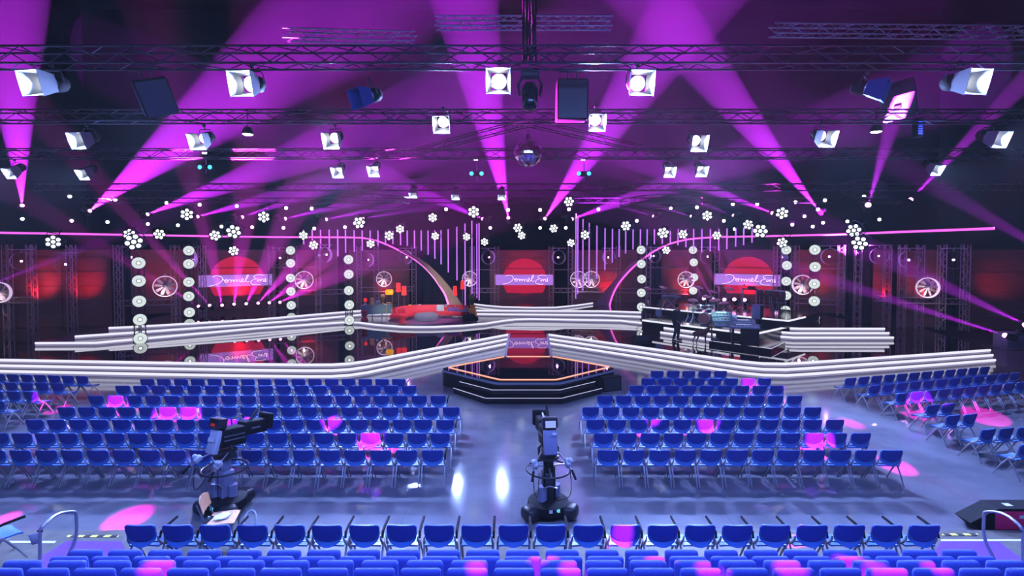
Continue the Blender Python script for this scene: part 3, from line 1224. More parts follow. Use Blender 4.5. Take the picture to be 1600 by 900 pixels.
CROSS = [(-20, 50, 463, 475), (185, 274, 468, 478), (424, 540, 453, 461), (561, 647, 448.5, 455.5), (738, 776, 450, 457.5), (861, 891, 450, 457.5), (895, 966, 449, 457), (966, 1013, 451, 458), (1013, 1075, 452, 459), (1242, 1314, 467, 476), (1366, 1386, 463, 470), (1402, 1508, 464, 476)]
for i, (a, b, y0, y1) in enumerate(CROSS):
    pa, pb = P(a, (y0 + y1) / 2, wd(a) - .1), P(b, (y0 + y1) / 2, wd(b) - .1)
    pb.z = pa.z = (pa.z + pb.z) / 2
    box_truss('cross_truss', pa, pb, .25, .3, f'horizontal truss between the rear towers, {nth(i + 1)} from left', 'truss', towerm, .022, .012, .4, group='horizontal trusses of the rear set')
BARS = [(424, 500, 418), (560, 650, 422), (738, 776, 421.5), (861, 893, 421.5), (893, 970, 419), (1016, 1075, 418), (1125, 1135, 420), (1238, 1314, 419), (1412, 1475, 431)]
for i, (a, b, y) in enumerate(BARS):
    pa, pb = P(a, y, wd(a) - .15), P(b, y, wd(b) - .15)
    pb.z = pa.z
    m = MB()
    m.cyl(pa, pb, .03, n=6)
    tag(m.build('wall_bar', towerm), f'thin horizontal tube bracing the rear towers, {nth(i + 1)} from left', 'bar', 'bracing tubes of the rear set')

# neon signs
SK = 37 / 800 / 7.5
STROKES = [
    [(368, 452), (378, 441), (400, 437), (425, 440), (446, 450), (456, 468), (450, 488), (432, 508), (405, 524), (370, 535), (335, 541)],
    [(450, 474), (466, 478), (470, 492), (476, 508), (490, 510), (502, 496), (500, 480), (488, 474), (476, 484), (484, 494), (508, 488)],
    [(508, 488), (518, 478), (530, 480), (528, 496), (524, 511), (532, 494), (545, 480), (553, 486), (550, 511), (560, 490), (572, 479), (580, 486), (576, 511), (590, 490), (602, 479), (608, 488), (605, 508), (614, 510)],
    [(614, 510), (634, 492), (644, 478), (636, 468), (622, 480), (622, 500), (636, 511), (654, 500), (680, 462), (690, 440), (682, 432), (670, 452), (662, 490), (668, 508), (684, 508), (698, 498)],
    [(836, 446), (812, 437), (780, 435), (752, 440), (736, 454), (744, 470), (768, 474), (736, 484), (714, 500), (708, 520), (722, 536), (752, 541), (802, 540)],
    [(778, 478), (770, 496), (774, 510), (786, 496), (796, 480), (802, 486), (796, 511), (808, 490), (822, 478), (828, 490), (824, 508), (834, 510)],
    [(834, 508), (848, 492), (854, 478), (844, 474), (838, 484), (852, 494), (852, 508), (838, 512), (832, 506)],
]


def make_sign(label, px, py, Y, yaw):
    p = P(px, py, Y)
    t = thing('neon_sign', label, 'sign', tuple(p), yaw)
    R = 1.55
    m = MB()
    for z0, z1 in ((.86, 1.6), (.42, .79), (-.92, -.30)):
        n = 24
        up, lo = [], []
        for i in range(n + 1):
            # right edge upwards
            z = z0 + (min(z1, R - .002) - z0) * i / n
            x = math.sqrt(max(0, R * R - z * z))
            up.append((x, z))
            lo.append((-x, z))
        out = up + lo[::-1]
        k = len(out)
        m.add([(x, -.04, z) for x, z in out] + [(x, .0, z) for x, z in out], [tuple(range(k)), tuple(reversed(range(k, 2 * k)))] + [(i, k + i, k + (i + 1) % k, (i + 1) % k) for i in range(k)])
    m.build('sun_disc', sunred, t)['label'] = 'glowing red sun disc'
    MB().rbox((-.05, -.08, .015), (4.1, .08, .74), .015, 1).build('name_band', bandl, t)['label'] = 'lilac name band'
    m, m2 = MB(), MB()
    for s_ in STROKES:
        pts = chaikin([((x - 588) * SK, -.18, -(y - 492) * SK) for x, y in s_], 2)
        m.tube(pts, .021, 5)
        m2.tube([q + V((-.012, .05, -.035)) for q in pts], .03, 5)  # dark offset tube stands in for the lettering's cast shadow
    m.build('lettering', neon, t)['label'] = 'pink neon script reading Formel Eins'
    m2.build('letter_shadow', neonb, t)
    return t


make_sign('neon script sign with red sun and lilac band on the left of the set', 371, 438.5, 32.6, .50)
make_sign('neon script sign with red sun and lilac band in the middle of the set', 820, 437.5, 36.6, 0)
make_sign('neon script sign with red sun and lilac band behind the band', 1168.5, 437.5, 34, -.52)


# fan wheels and dish lamps
def make_fan():
    t = thing('fan_wheel', 'x', 'fan')
    m = MB()
    m.lathe([(.54, -.02), (.56, -.1), (.585, -.1), (.59, .05), (.565, .12), (.54, .1)], axis=(0, 1, 0), n=32)
    m.build('rim', fanrim, t)
    MB().lathe([(.001, -.16), (.06, -.15), (.1, -.08), (.11, .06), (.001, .08)], axis=(0, 1, 0), n=14).build('hub', chrome, t)
    for i in range(9):
        a = 2 * PI * i / 9 + .2
        ca, sa = math.cos(a), math.sin(a)
        e = V((ca, 0, sa))
        f_ = V((-sa, 0, ca))
        m = MB()
        vs = []
        for r_, wd_, tw in ((.1, .04, .3), (.25, .085, .5), (.4, .11, .7), (.49, .09, .8)):
            for sg in (-1, 1):
                q = e * r_ + f_ * (wd_ * sg * math.cos(tw)) + V((0, wd_ * sg * math.sin(tw), 0))
                vs += [q, q + V((0, .012, 0))]
        fs = []
        for j in range(3):
            b = j * 4
            fs += [(b, b + 2, b + 6, b + 4), (b + 1, b + 5, b + 7, b + 3), (b, b + 4, b + 5, b + 1), (b + 2, b + 3, b + 7, b + 6)]
        fs += [(0, 1, 3, 2), (12, 14, 15, 13)]
        m.add(vs, fs).build('blade', blademat, t)
    MB().cyl((0, .02, .58), (0, .02, .72), .02).build('hanger', alu, t)
    l = bpy.data.lights.new('fan_light', 'POINT')
    l.energy, l.color, l.shadow_soft_size = 26, (1, .72, .8), .05
    lo = bpy.data.objects.new('fan_light', l)
    COL.objects.link(lo)
    lo.parent = t
    lo.location = (0, -.35, -.42)
    return t


FANS = [(0, 457, 14, 16), (258, 447.5, 16.5, 16.5), (475, 437.5, 14, 14), (600, 436, 12, 12), (734, 435.5, 11, 12), (904, 436.5, 12, 13), (924, 436.5, 12, 13), (1072, 437, 13, 13), (1254, 445, 12, 15.5), (1449.5, 449.5, 13, 16)]
f0 = make_fan()
FT = dup_proto(f0)
for i, (px, py, rx, ry) in enumerate(FANS):
    Y = wd(px) - .55
    lab = f'round fan wheel with glowing rim on the rear set, {nth(i + 1)} from left'
    o = f0 if i == 0 else dup(FT, (0, 0, 0))
    o['label'], o['group'] = lab, 'fan wheels of the rear set'
    o.location = P(px, py, Y)
    s_ = ry * Y / F / .59
    o.scale = (s_, s_, s_)
    o.rotation_euler = (0, 0, yaw_at(px) * .8)


rimm = pmat('satin_rim', (.5, .45, .55), .35, .6)


def make_dish():
    t = thing('hanging_dish_lamp', 'x', 'lamp')
    MB().lathe([(.55, -.14), (.56, .12), (.545, .12), (.535, -.14)], axis=(0, 1, 0), n=30).build('rim', rimm, t)
    l = bpy.data.lights.new('dish_light', 'POINT')
    l.energy, l.color, l.shadow_soft_size = 26, (.6, .25, 1.), .05
    lo = bpy.data.objects.new('dish_light', l)
    COL.objects.link(lo)
    lo.parent = t
    lo.location = (0, -.26, 0)
    MB().lathe([(.001, -.18), (.07, -.17), (.09, -.05), (.07, .1), (.05, .24)], axis=(0, 1, 0), n=12).build('bulb_cap', chrome, t)
    m = MB()
    m.cyl((-.62, 0, .72), (.62, 0, .72), .025)
    m.cyl((0, 0, .55), (0, 0, .74), .03)
    m.build('hanger', alu, t)
    return t


DISH = [(34, 408, 14), (103, 413, 14), (206, 402, 12.5), (298, 405, 14), (437, 403, 12), (508, 398, 12), (574, 406, 11), (634, 402, 11), (763, 402, 11), (873, 402, 11), (952, 402, 11), (1023, 400, 10.5), (1106, 401, 11.5), (1227, 402, 12), (1297, 401, 13), (1374, 400, 13), (1421, 406, 14), (1490, 406, 14)]
d0 = make_dish()
DT = dup_proto(d0)
for i, (px, py, r_) in enumerate(DISH):
    Y = wd(px) + (.3 if 560 < px < 660 or 990 < px < 1040 else -.6)
    o = d0 if i == 0 else dup(DT, (0, 0, 0))
    o['label'] = f'dark round dish lamp hanging above the fan wheels, {nth(i + 1)} from left'
    o['group'] = 'dish lamps of the rear set'
    o.location = P(px, py, Y)
    s_ = r_ * Y / F / .56
    o.scale = (s_, s_, s_)
    o.rotation_euler = (0, 0, yaw_at(px) + (.5 if px < 825 else -.5))

# LED lines and fins
LZ = 5.87
ll = [G(x, y, LZ) for x, y in [(-60, 362.2), (0, 363.7), (100, 365.2), (190, 366.8), (320, 369), (400, 370.2), (480, 370.7), (560, 370.9)]]
la = [P(x, y, Y) for x, y, Y in [(575, 373, 35.75), (590, 376.3, 35.7), (612, 385.5, 35.5), (635, 397, 35.4), (650, 406.5, 35.3), (665, 419, 35.2), (677, 432, 35.1), (687, 447, 35), (696, 461, 34.9), (701, 478, 34.8)]]
rl = [G(x, y, LZ) for x, y in [(1553, 357), (1450, 360.8), (1375, 363.6), (1322, 365.8), (1260, 367.6), (1200, 369), (1170, 369.6)]]
ra = [P(x, y, Y) for x, y, Y in [(1120, 370.3, 34.2), (1080, 373, 34.6), (1060, 377, 34.7), (1040, 383, 34.8), (1020, 393.5, 34.8), (1008, 402, 34.8), (993, 414, 34.8), (977, 430, 34.8), (963, 448, 34.8), (955, 467, 34.8), (952.5, 478, 34.8)]]
for side, pts, inn_, out_, fm in (('left', ll + la, [(622, 390.5), (650, 406), (665, 419), (677, 432), (687, 447), (696, 461), (701, 478.5)], [(624, 390), (655, 403), (671, 414.5), (687, 430), (701, 446), (712, 461), (724, 478.5)], finm),
                                  ('right', rl + ra, [(1012, 399.5), (993, 414), (977, 430), (963, 448), (955, 467), (953, 478.5)], [(1010, 398.5), (985, 412), (967, 430), (948, 451), (936, 467), (928, 478.5)], findk)):
    t = thing('led_arch', f'magenta LED line running along the set and sweeping down the {side} fin', 'light')
    MB().tube(chaikin(pts, 1), .062, 6).build('led_line', magled, t)
    m = MB()
    vs, fs = [], []
    for (a, b), (c_, d_) in zip(inn_, out_):
        for Y in (34.95, 35.35):
            vs += [P(a, b, Y), P(c_, d_, Y)]
    for i in range(len(inn_) - 1):
        b = i * 4
        fs += [(b, b + 1, b + 5, b + 4), (b + 2, b + 6, b + 7, b + 3), (b, b + 4, b + 6, b + 2), (b + 1, b + 3, b + 7, b + 5)]
    k = len(vs) - 4
    fs += [(0, 2, 3, 1), (k, k + 1, k + 3, k + 2)]
    m.add(vs, fs).build('fin', fm, t)

# pendant LED bars
def px4(ox, oy, lst):
    return [(ox + x / 4, oy + a / 4, oy + b / 4) for x, a, b in lst]


PL = px4(400, 225, [(297, 528, 630), (351, 530, 645), (403, 530, 655), (457, 530, 668), (510, 530, 705), (559, 530, 683), (613, 533, 677), (663, 535, 667), (713, 535, 655), (762, 535, 640), (809, 540, 635), (855, 540, 628), (903, 540, 635), (945, 535, 640), (990, 535, 655), (1032, 535, 670), (1075, 535, 695), (1117, 535, 720), (1156, 533, 755), (1201, 527, 805), (1255, 512, 855), (1306, 492, 1010), (1349, 474, 940), (1380, 494, 965), (1394, 490, 980)])
PR = px4(800, 225, [(400, 432, 970), (412, 445, 940), (444, 465, 920), (483, 487, 900), (531, 505, 845), (582, 520, 792), (628, 525, 745), (670, 528, 710), (711, 530, 688), (757, 528, 662), (803, 528, 634), (845, 528, 635), (890, 528, 630), (940, 535, 628), (990, 535, 627), (1038, 528, 635), (1088, 528, 648), (1136, 525, 680), (1187, 525, 680), (1240, 525, 675), (1293, 525, 670), (1344, 522, 660), (1399, 522, 645), (1449, 520, 635), (1501, 520, 620)])
for side, lst in (('left', PL), ('right', PR)):
    for i, (px, a, b) in enumerate(lst):
        Y = 33.6 - .012 * abs(i - 12) + (.5 if i % 2 else 0)
        A, B = P(px, a, Y), P(px, b, Y)
        t = thing('hanging_led_bar', f'thin vertical magenta LED bar hanging in the {side} fan of bars, {nth(i + 1)} from left', 'light', (A.x, A.y, B.z), 0, f'hanging LED bars of the {side} fan')
        hgt = A.z - B.z
        MB().cyl((0, 0, .03), (0, 0, hgt - .06), .042, n=6).build('tube', purled, t)
        MB().cyl((0, 0, hgt - .06), (0, 0, hgt + .02), .048, n=6).build('end_cap', black, t)


# lamp columns
def make_blinder():
    t = thing('blinder_lamp', 'x', 'lamp')
    MB().lathe([(.275, -.05), (.285, .0), (.26, .1), (.16, .22), (.001, .26)], axis=(0, 1, 0), n=22).build('housing', black, t)
    MB().lathe([(.265, -.03), (.2, -.055), (.11, -.07), (.001, -.07)], axis=(0, 1, 0), n=22).build('reflector', blindw, t)
    MB().lathe([(.105, -.072), (.105, -.085), (.075, -.085), (.075, -.072)], axis=(0, 1, 0), n=18).build('ring', blindr, t)
    MB().lathe([(.06, -.07), (.05, -.1), (.001, -.115)], axis=(0, 1, 0), n=12).build('bulb', lampw, t)
    m = MB()
    m.tube([(-.3, .1, 0), (-.3, .3, -.02), (.3, .3, -.02), (.3, .1, 0)], .015, 5)
    m.build('bracket', blacks, t)
    return t


COLS = [([(216.5, 411), (217, 439), (217.5, 470.8), (218.7, 499.5), (219.3, 529)], 23.9, .6, 'first from left'), ([(295, 391.7), (295, 412.5), (295, 440.7), (295, 463), (296, 488)], 28.4, 1.2, 'second from left'),
        ([(454, 391.3), (454, 411.3), (454, 434.5), (454.5, 455.3), (455, 477)], 31.6, 1.2, 'third from left'), ([(544.5, 405.5), (545, 428.5), (545, 454), (545.8, 476.3), (546, 500.5)], 29.7, .6, 'fourth from left'),
        ([(1001.7, 390.5), (1002, 412.5), (1002.5, 436), (1002, 457.5), (1002, 479.5)], 31.8, 1.2, 'fifth from left'), ([(1082.7, 390.7), (1084, 410), (1084.5, 433.5), (1083, 454)], 34.6, 1.6, 'sixth from left'),
        ([(1228.5, 390.5), (1229.5, 414.8), (1228.5, 439.5), (1228.5, 461.7), (1227.5, 484.8)], 30.6, 1.2, 'seventh from left'), ([(1273.3, 390.3), (1273.5, 417), (1272.5, 443.5), (1272.3, 470.5), (1272, 496.3)], 27.6, 1.2, 'eighth, rightmost')]
bl0 = make_blinder()
BT = dup_proto(bl0)
first = True
for ci, (pts, Y, z0, wh) in enumerate(COLS):
    p0 = P(pts[0][0], pts[0][1], Y + .5)
    tp = box_truss('lamp_tower', (p0.x, Y + .5, z0), (p0.x, Y + .5, p0.z + .35), .32, .32, f'slim dark truss column carrying round white lamps, {wh}', 'truss tower', blacks, .024, .012, .4, up=V((0, 1, 0)), group='truss columns with round lamps')
    MB().box((0, 0, .03), (.6, .6, .04)).build('base_plate', black, tp)
    for j, (px, py) in enumerate(pts):
        p = P(px, py, Y)
        lab = f"round white lamp, {nth(j + 1)} from the top of the lamp column {wh.replace(', rightmost', '')}"
        o = bl0 if first else dup(BT, (0, 0, 0))
        first = False
        o['label'], o['group'] = lab, 'round white lamps on truss columns'
        o.location = p
        look(o, V((0, 0, H)) - p)


# hanging seven-lens cluster lamps
def make_cluster():
    t = thing('hanging_cluster_lamp', 'x', 'lamp')
    MB().lathe([(.001, .0), (.27, .0), (.27, .1), (.18, .2), (.001, .22)], axis=(0, 1, 0), n=18).build('housing', black, t)
    for k in range(7):
        a = k * PI / 3
        r_ = 0 if k == 6 else .175
        MB().lathe([(.065, .005), (.065, -.03), (.045, -.045), (.001, -.05)], (r_ * math.cos(a), 0, r_ * math.sin(a)), (0, 1, 0), n=12).build('lens', lampw, t)
    m = MB()
    m.tube([(-.3, .1, 0), (-.31, .1, .25), (0, .1, .36), (.31, .1, .25), (.3, .1, 0)], .018, 5)
    m.cyl((0, .1, .34), (0, .1, .55), .02, n=6)
    m.build('yoke', blacks, t)
    return t


CL = [(83, 378, 10), (202, 366, 8), (209, 378, 12), (249, 366, 8), (292, 335, 9), (336, 368, 8), (365, 362, 10.5), (365, 392, 7.5), (412, 339, 8.5), (474, 368, 6.7), (490, 383, 7), (561, 348, 9), (579, 381, 6.5), (608, 368, 7.3), (625, 358, 6.7), (676, 340, 7), (680, 369, 6.3), (729, 370, 6), (740, 331, 9), (757, 378, 6), (809, 356, 7), (815, 368, 6.3), (865, 357, 6.6), (892, 379.5, 6.2), (889, 315, 7.7), (914, 367, 7), (978, 353, 7.6), (1036, 364, 8.7), (1041, 391, 6.2), (1067, 366, 7), (1105, 337, 7.6), (1120, 368, 6.7), (1169, 351, 7.5), (1188, 361, 10.5), (1222, 333, 9), (1222, 379, 7.7), (1334, 360, 10), (1343, 380, 11)]
CL.sort()
cl0 = make_cluster()
CT = dup_proto(cl0)
for i, (px, py, r_) in enumerate(CL):
    Y = min(33.3, .25 * F / r_)
    p = P(px, py, Y)
    o = cl0 if i == 0 else dup(CT, (0, 0, 0))
    o['label'] = f'hanging cluster lamp of seven white lenses above the stage, {nth(i + 1)} from left'
    o['group'] = 'hanging seven-lens cluster lamps'
    o.location = p
    o.rotation_mode = 'XYZ'
    look(o, V((0, 0, H)) - p)
    o.rotation_euler.rotate_axis('Y', random.uniform(0, 1))

# small white spotlights on the far trusses
SP = [(35, 342), (109, 307), (112, 345), (168, 347), (180, 312), (231, 350), (260, 317), (278, 352), (312, 320), (346, 354), (370, 322), (394, 355), (447, 325), (443, 356), (487, 326), (491, 357), (539, 355), (697, 327), (766, 356), (794, 328), (844, 328), (844, 356), (889, 327), (884, 356), (935, 327), (995, 345), (1048, 325), (1089, 324), (1145, 319), (1131, 345), (1183, 319), (1148, 358), (1243, 316), (1289, 313), (1238, 351), (1257, 338), (1286, 348), (1270, 354), (1324, 346), (1374, 343), (1350, 307)]
SP.sort()


def make_par():
    t = thing('par_spotlight', 'x', 'spotlight')
    MB().lathe([(.1, -.02), (.12, .0), (.12, .2), (.07, .32), (.001, .34)], axis=(0, 1, 0), n=12).build('can', black, t)
    MB().lathe([(.1, -.0), (.06, -.03), (.001, -.04)], axis=(0, 1, 0), n=12).build('lens', lampc, t)
    MB().tube([(-.14, .1, 0), (-.14, .1, .2), (.14, .1, .2), (.14, .1, 0)], .012, 4).build('yoke', blacks, t)
    return t


sp0 = make_par()
ST = dup_proto(sp0)
for i, (px, py) in enumerate(SP):
    p = P(px, py, 32.5 if py < 335 else 34.5)
    o = sp0 if i == 0 else dup(ST, (0, 0, 0))
    o['label'] = f'small glaring white spotlight on the far trusses, {nth(i + 1)} from left'
    o['group'] = 'small white spotlights on the far trusses'
    o.location = p
    look(o, V((0, 0, H)) - p)


# ------------------------------------------------------------------ moving heads with real beams
MAG = (.62, .02, 1.)
MAG2 = (.95, .03, .9)


def make_head():
    """local -Y is the beam direction of the head; base hangs separately"""
    t = thing('moving_head_spotlight', 'x', 'spotlight')
    MB().lathe([(.11, -.2), (.13, -.15), (.15, .05), (.12, .22), (.001, .25)], axis=(0, 1, 0), n=12).build('head', black, t)
    MB().lathe([(.112, -.19), (.108, -.25), (.075, -.3), (.001, -.325)], axis=(0, 1, 0), n=12).build('lens', maghead, t)
    m = MB()
    m.tube([(-.18, 0, 0), (-.19, .1, .15), (-.1, .2, .28), (.1, .2, .28), (.19, .1, .15), (.18, 0, 0)], .03, 5)
    m.rbox((0, .2, .34), (.3, .26, .12), .02, 1)
    m.build('yoke', blacks, t)
    return t


mh0 = make_head()
MHT = dup_proto(mh0)
nb = [0]


def beam(px, py, Y, qx, qy, Y2, deg, power, col=MAG, blend=.12, label='', group='moving heads on the far truss'):
    a, b = P(px, py, Y), P(qx, qy, Y2)
    o = mh0 if nb[0] == 0 else dup(MHT, (0, 0, 0))
    nb[0] += 1
    d = (b - a).normalized()
    o['label'], o['group'] = label, group
    o.location = a
    look(o, d)
    o.scale = (.78,) * 3 if deg < 7.2 and px < 1300 else (1, 1, 1)
    l = spot(None, a + d * .36, b, deg, power, col, blend, .05)
    return o


BP = 5000000
BEAMS = [
    (35, 325, 32, 18, 90, 26, 13, 1.), (137, 332, 33, 405, 125, 29, 18, 1.3), (225, 337, 33, 500, 232, 34.5, 14, 1.), (303, 340, 33, 440, 303, 34.2, 11, .6), (373, 341, 33, 500, 298, 34.5, 10, .5),
    (440, 343, 33, 590, 308, 34.5, 9, .5), (504, 344, 33, 660, 312, 34.5, 8, .5), (563, 342, 33, 720, 316, 34.5, 7, .3), (759, 344, 33, 590, 272, 35.5, 12, .75), (795, 344, 33, 762, 180, 27, 13, 1.1),
    (849, 345, 33, 955, 190, 27, 14, 1.), (889, 344, 32.8, 1100, 268, 34.5, 12, 1.), (1025, 339, 33, 960, 320, 34, 6, .25), (1084, 339, 33, 1000, 315, 34, 6, .28), (1150, 338, 33, 1060, 305, 34.5, 6, .3),
    (1212, 335, 33, 1040, 268, 35, 11, .75), (1281, 331, 32, 1130, 140, 29, 12, 1.2), (1355, 325, 21.5, 1403, 163, 17, 6.5, .24), (1418, 317, 27.2, 1545, 185, 26, 8, .8)]
for i, bm_ in enumerate(BEAMS):
    *g_, deg, pw = bm_
    beam(*g_, deg, BP * pw, label=f'moving head shooting a wide magenta beam upwards over the stage, {nth(i + 1)} from left')
SL = [(314, 481, 190, 405, .9), (330, 480, 245, 385, .9), (347.5, 479, 333, 410, .7), (365.5, 477, 374, 410, .7), (384, 476, 412, 420, .7), (402, 475, 462, 412, .9), (419.5, 474, 480, 428, .7), (436, 473, 505, 440, .7)]
for i, (px, py, qx, qy, k) in enumerate(SL):
    beam(px, py, 30.2 + .22 * i, qx, qy, 26.8, 6.5, 1300000 * k, MAG2, .15, f'small magenta spotlight on the tier below the left sign, {nth(i + 1)} from left', 'spotlights below the left sign')
SR = [(1102, 469.5, 1050, 395, .9), (1117, 471.5, 1075, 400, .9), (1134, 472, 1090, 390, .9), (1149, 472, 1122, 400, .9), (1165, 473, 1142, 410, .8), (1214, 478, 1210, 380, .6)]
for i, (px, py, qx, qy, k) in enumerate(SR):
    beam(px, py, 31.5 - .3 * i, qx, qy, 29, 8, 300000 * k, MAG2, .15, f'small magenta spotlight behind the band gear, {nth(i + 1)} from left', 'spotlights behind the band')
beam(1580, 527, 23, 1330, 448, 26, 6, 2600000, MAG, .2, 'moving head at the right edge sending a thin magenta beam to the set', 'moving heads at the stage edge')
beam(1612, 512, 20, 1430, 425, 25, 10, 1700000, MAG, .3, 'moving head cut by the right edge with a broad faint beam', 'moving heads at the stage edge')
beam(1700, 430, 20, 1330, 215, 24, 9, 900000, MAG, .4, 'moving head beyond the right edge sending a broad violet beam', 'moving heads at the stage edge')
beam(-40, 455, 24, 180, 368, 27, 7, 800000, MAG, .4, 'moving head beyond the left edge sending a faint violet beam', 'moving heads at the stage edge')
t = thing('equipment_case', 'low blue-lit flight case under the moving head at the right edge', 'case', tuple(G(1588, 546, 0)))
MB().rbox((0, .2, .42), (1.3, .8, .84), .03, 1).build('box', cabg, t)
MB().box((0, -.205, .42), (1.2, .02, .05)).build('latch_rail', greym, t)

# ------------------------------------------------------------------ overhead trusses
TR = [((-17, 11.2, 9.1), (17, 11.2, 9.1), .42, .36, .6, 'wide ceiling truss nearest the camera carrying five floodlights'),
      ((-22, 14.7, 8.75), (22, 14.7, 8.75), .38, .3, .55, 'second ceiling truss carrying the middle row of floodlights'),
      ((-26, 20.3, 8.75), (26, 20.3, 8.75), .4, .34, .6, 'third ceiling truss carrying small distant floodlights'),
      ((-26, 28, 8.4), (28, 28, 8.4), .4, .36, .7, 'fourth ceiling truss far back over the stage front'),
      ((-27, 32.3, 8.1), (24, 32.3, 8.1), .3, .3, .7, 'rearmost ceiling truss carrying moving heads and small spotlights')]
for a, b, w_, h_, s_, lab in TR:
    box_truss('hanging_truss', a, b, w_, h_, lab, 'truss', trussm, .024, .013, s_)
for (pa, pb, Y), lab in ((((445, 54), (650, 60), 17), 'short pale truss high under the roof left of centre'), (((680, 36), (956, 36), 16.5), 'short pale truss high under the roof in the middle'), (((1205, 47), (1640, 52), 16.5), 'pale truss high under the roof at the right')):
    a, b = P(*pa, Y), P(*pb, Y)
    box_truss('hanging_roof_truss', a, b, .34, .3, lab, 'truss', alu, .026, .012, .45)
for (pa, Ya), (pb, Yb), lab in ((((640, 240), 22), ((822, 192), 17.5), 'slanting truss arm running from the mirror ball to the left'), (((830, 192), 17.5), ((1000, 232), 22), 'slanting truss arm running from the mirror ball to the right')):
    box_truss('hanging_slanted_truss', P(*pa, Ya), P(*pb, Yb), .24, .24, lab, 'truss', trussm, .018, .009, .4)
# curved truss pieces above the stage
for pts, Y, lab in (([(640, 318), (585, 312), (520, 316), (470, 322), (560, 327), (618, 326)], 30, 'dark curved truss ring hanging left of centre above the stage'), ([(968, 322), (1000, 315), (1060, 313), (1110, 318), (1050, 324), (985, 326)], 30, 'dark curved truss ring hanging right of centre above the stage'), ([(1310, 297), (1350, 290), (1390, 296), (1396, 306), (1350, 309), (1312, 304)], 29, 'small dark truss ring hanging at the right above the stage')):
    q = [P(x, y, Y - 4 - 3 * (y < 317) + 1.5) for x, y in pts]
    ring = q + [q[0]]
    cl_ = chaikin(ring, 2)[:-1]
    t = thing('hanging_truss_ring', lab, 'truss', tuple(q[0]))
    m = MB()
    o_ = [p - q[0] for p in cl_]
    m.tube(o_, .025, 5, closed=True)
    m.tube([p + V((0, 0, .3)) for p in o_], .025, 5, closed=True)
    m.build('chord', trussm, t)
    m = MB()
    for i in range(len(o_)):
        m.cyl(o_[i], o_[(i + 1) % len(o_)] + V((0, 0, .3)), .012, n=4, caps=False)
    m.build('lacing', trussm, t)


# ------------------------------------------------------------------ barn-door floodlights
def make_flood(fm, lm):
    t = thing('hanging_floodlight', 'x', 'floodlight')
    m = MB()
    m.lathe([(.2, -.02), (.215, .0), (.22, .1), (.2, .3), (.14, .38), (.001, .4)], axis=(0, 1, 0), n=20)
    hs = m.build('housing', black, t)
    MB().lathe([(.21, -.03), (.2, -.06), (.185, -.06), (.19, -.02)], axis=(0, 1, 0), n=20).build('lens_ring', chrome, t)
    MB().lathe([(.19, -.03), (.12, -.055), (.001, -.065)], axis=(0, 1, 0), n=20).build('lens', lm, t)
    for k in range(4):
        a = k * PI / 2
        R = Matrix.Rotation(a, 3, 'Y')
        w0, w1, l_ = .2, (.32 if k % 2 else .29), .5
        vs = []
        for x, y, z in ((-w0, -.06, .2), (w0, -.06, .2), (w1, -.06 - l_, .29), (-w1, -.06 - l_, .29)):
            vs += [R @ V((x, y, z)), R @ V((x, y, z + .008))]
        MB().add(vs, [(0, 2, 4, 6), (1, 7, 5, 3), (0, 1, 3, 2), (2, 3, 5, 4), (4, 5, 7, 6), (6, 7, 1, 0)]).build('barn_door', fm, t)
    m = MB()
    m.tube([(-.24, .12, 0), (-.25, .12, .2), (-.2, .12, .3), (.2, .12, .3), (.25, .12, .2), (.24, .12, 0)], .018, 5)
    m.build('bracket', blacks, t)
    m = MB()
    m.cyl((0, .12, .3), (0, .12, .42), .022, n=6)
    m.rbox((0, .12, .46), (.1, .1, .12), .02, 1)
    m.build('clamp', blacks, t)
    return t


fr0 = make_flood(flapm, lampf)
FRT = dup_proto(fr0)
WCOL = (.3, .43, 1.)
FR = [(62, 130, 11.2, .7), (384, 131, 11.2, .7), (779, 127, 11.2, .8), (1000, 130, 11.2, .8), (1514, 128, 11.2, .7),
      (128, 218, 14.7, 1.3), (313, 219, 14.7, 1.3), (520, 218, 14.7, 1.3), (691, 193, 14.2, 1.3), (932, 190, 14.2, 1.3), (1090, 222, 14.7, 1.3), (1289, 215, 14.7, 1.3), (1556, 216, 14.7, 1.3),
      (20, 268, 20.3, 1.8), (134, 270, 20.3, 1.8), (529, 267, 20.3, 2.6), (585, 265, 20.3, 2.6), (1045, 266, 20.3, 2.6), (1095, 265, 20.3, 2.6), (1460, 263, 20.3, 1.8),
      (646, 301, 28, .5), (712, 304, 28, .5), (784, 304, 28, .5)]
FP = 3500
for i, (px, py, Y, k) in enumerate(sorted(FR)):
    p = P(px, py, Y)
    yaw = (px - 850) / 740 * .12
    tilt = .28 if Y < 12 else (.42 if Y < 16 else .6)
    d = V((math.sin(yaw) * math.cos(tilt), -math.cos(yaw) * math.cos(tilt), -math.sin(tilt)))
    if Y > 25:
        d = V((.0, -.5, -.8))
    o = fr0 if i == 0 else dup(FRT, (0, 0, 0))
    o['label'] = f'white floodlight with four barn doors hanging from the ceiling trusses, {nth(i + 1)} from left'
    o['group'] = 'barn-door floodlights'
    s_ = .88 if Y < 12 else (.78 if Y < 15 else .74)
    p = p - d * .3 * s_
    o.location = p
    o.scale = (s_, s_, s_)
    look(o, d)
    spot(None, p + d * .1 * s_, p + d * 5, 95, FP * k, WCOL, .5, .1)

# unlit floodlights with blue and dark flaps
fb0 = make_flood(bluebarn, black)
for i, (px, py, lab) in enumerate(((578, 150, 'unlit floodlight with blue flaps under the nearest truss left of centre'), (1352, 138, 'unlit dark floodlight with blue flaps beside the pink loudspeaker'))):
    o = fb0 if i == 0 else dup(FBT, (0, 0, 0))
    if i == 0:
        FBT = dup_proto(fb0)
    o['label'] = lab
    o.location = P(px, py, 11.4)
    o.scale = (.72,) * 3
    look(o, V((-.5 if i == 0 else .6, -.6, -.3)))

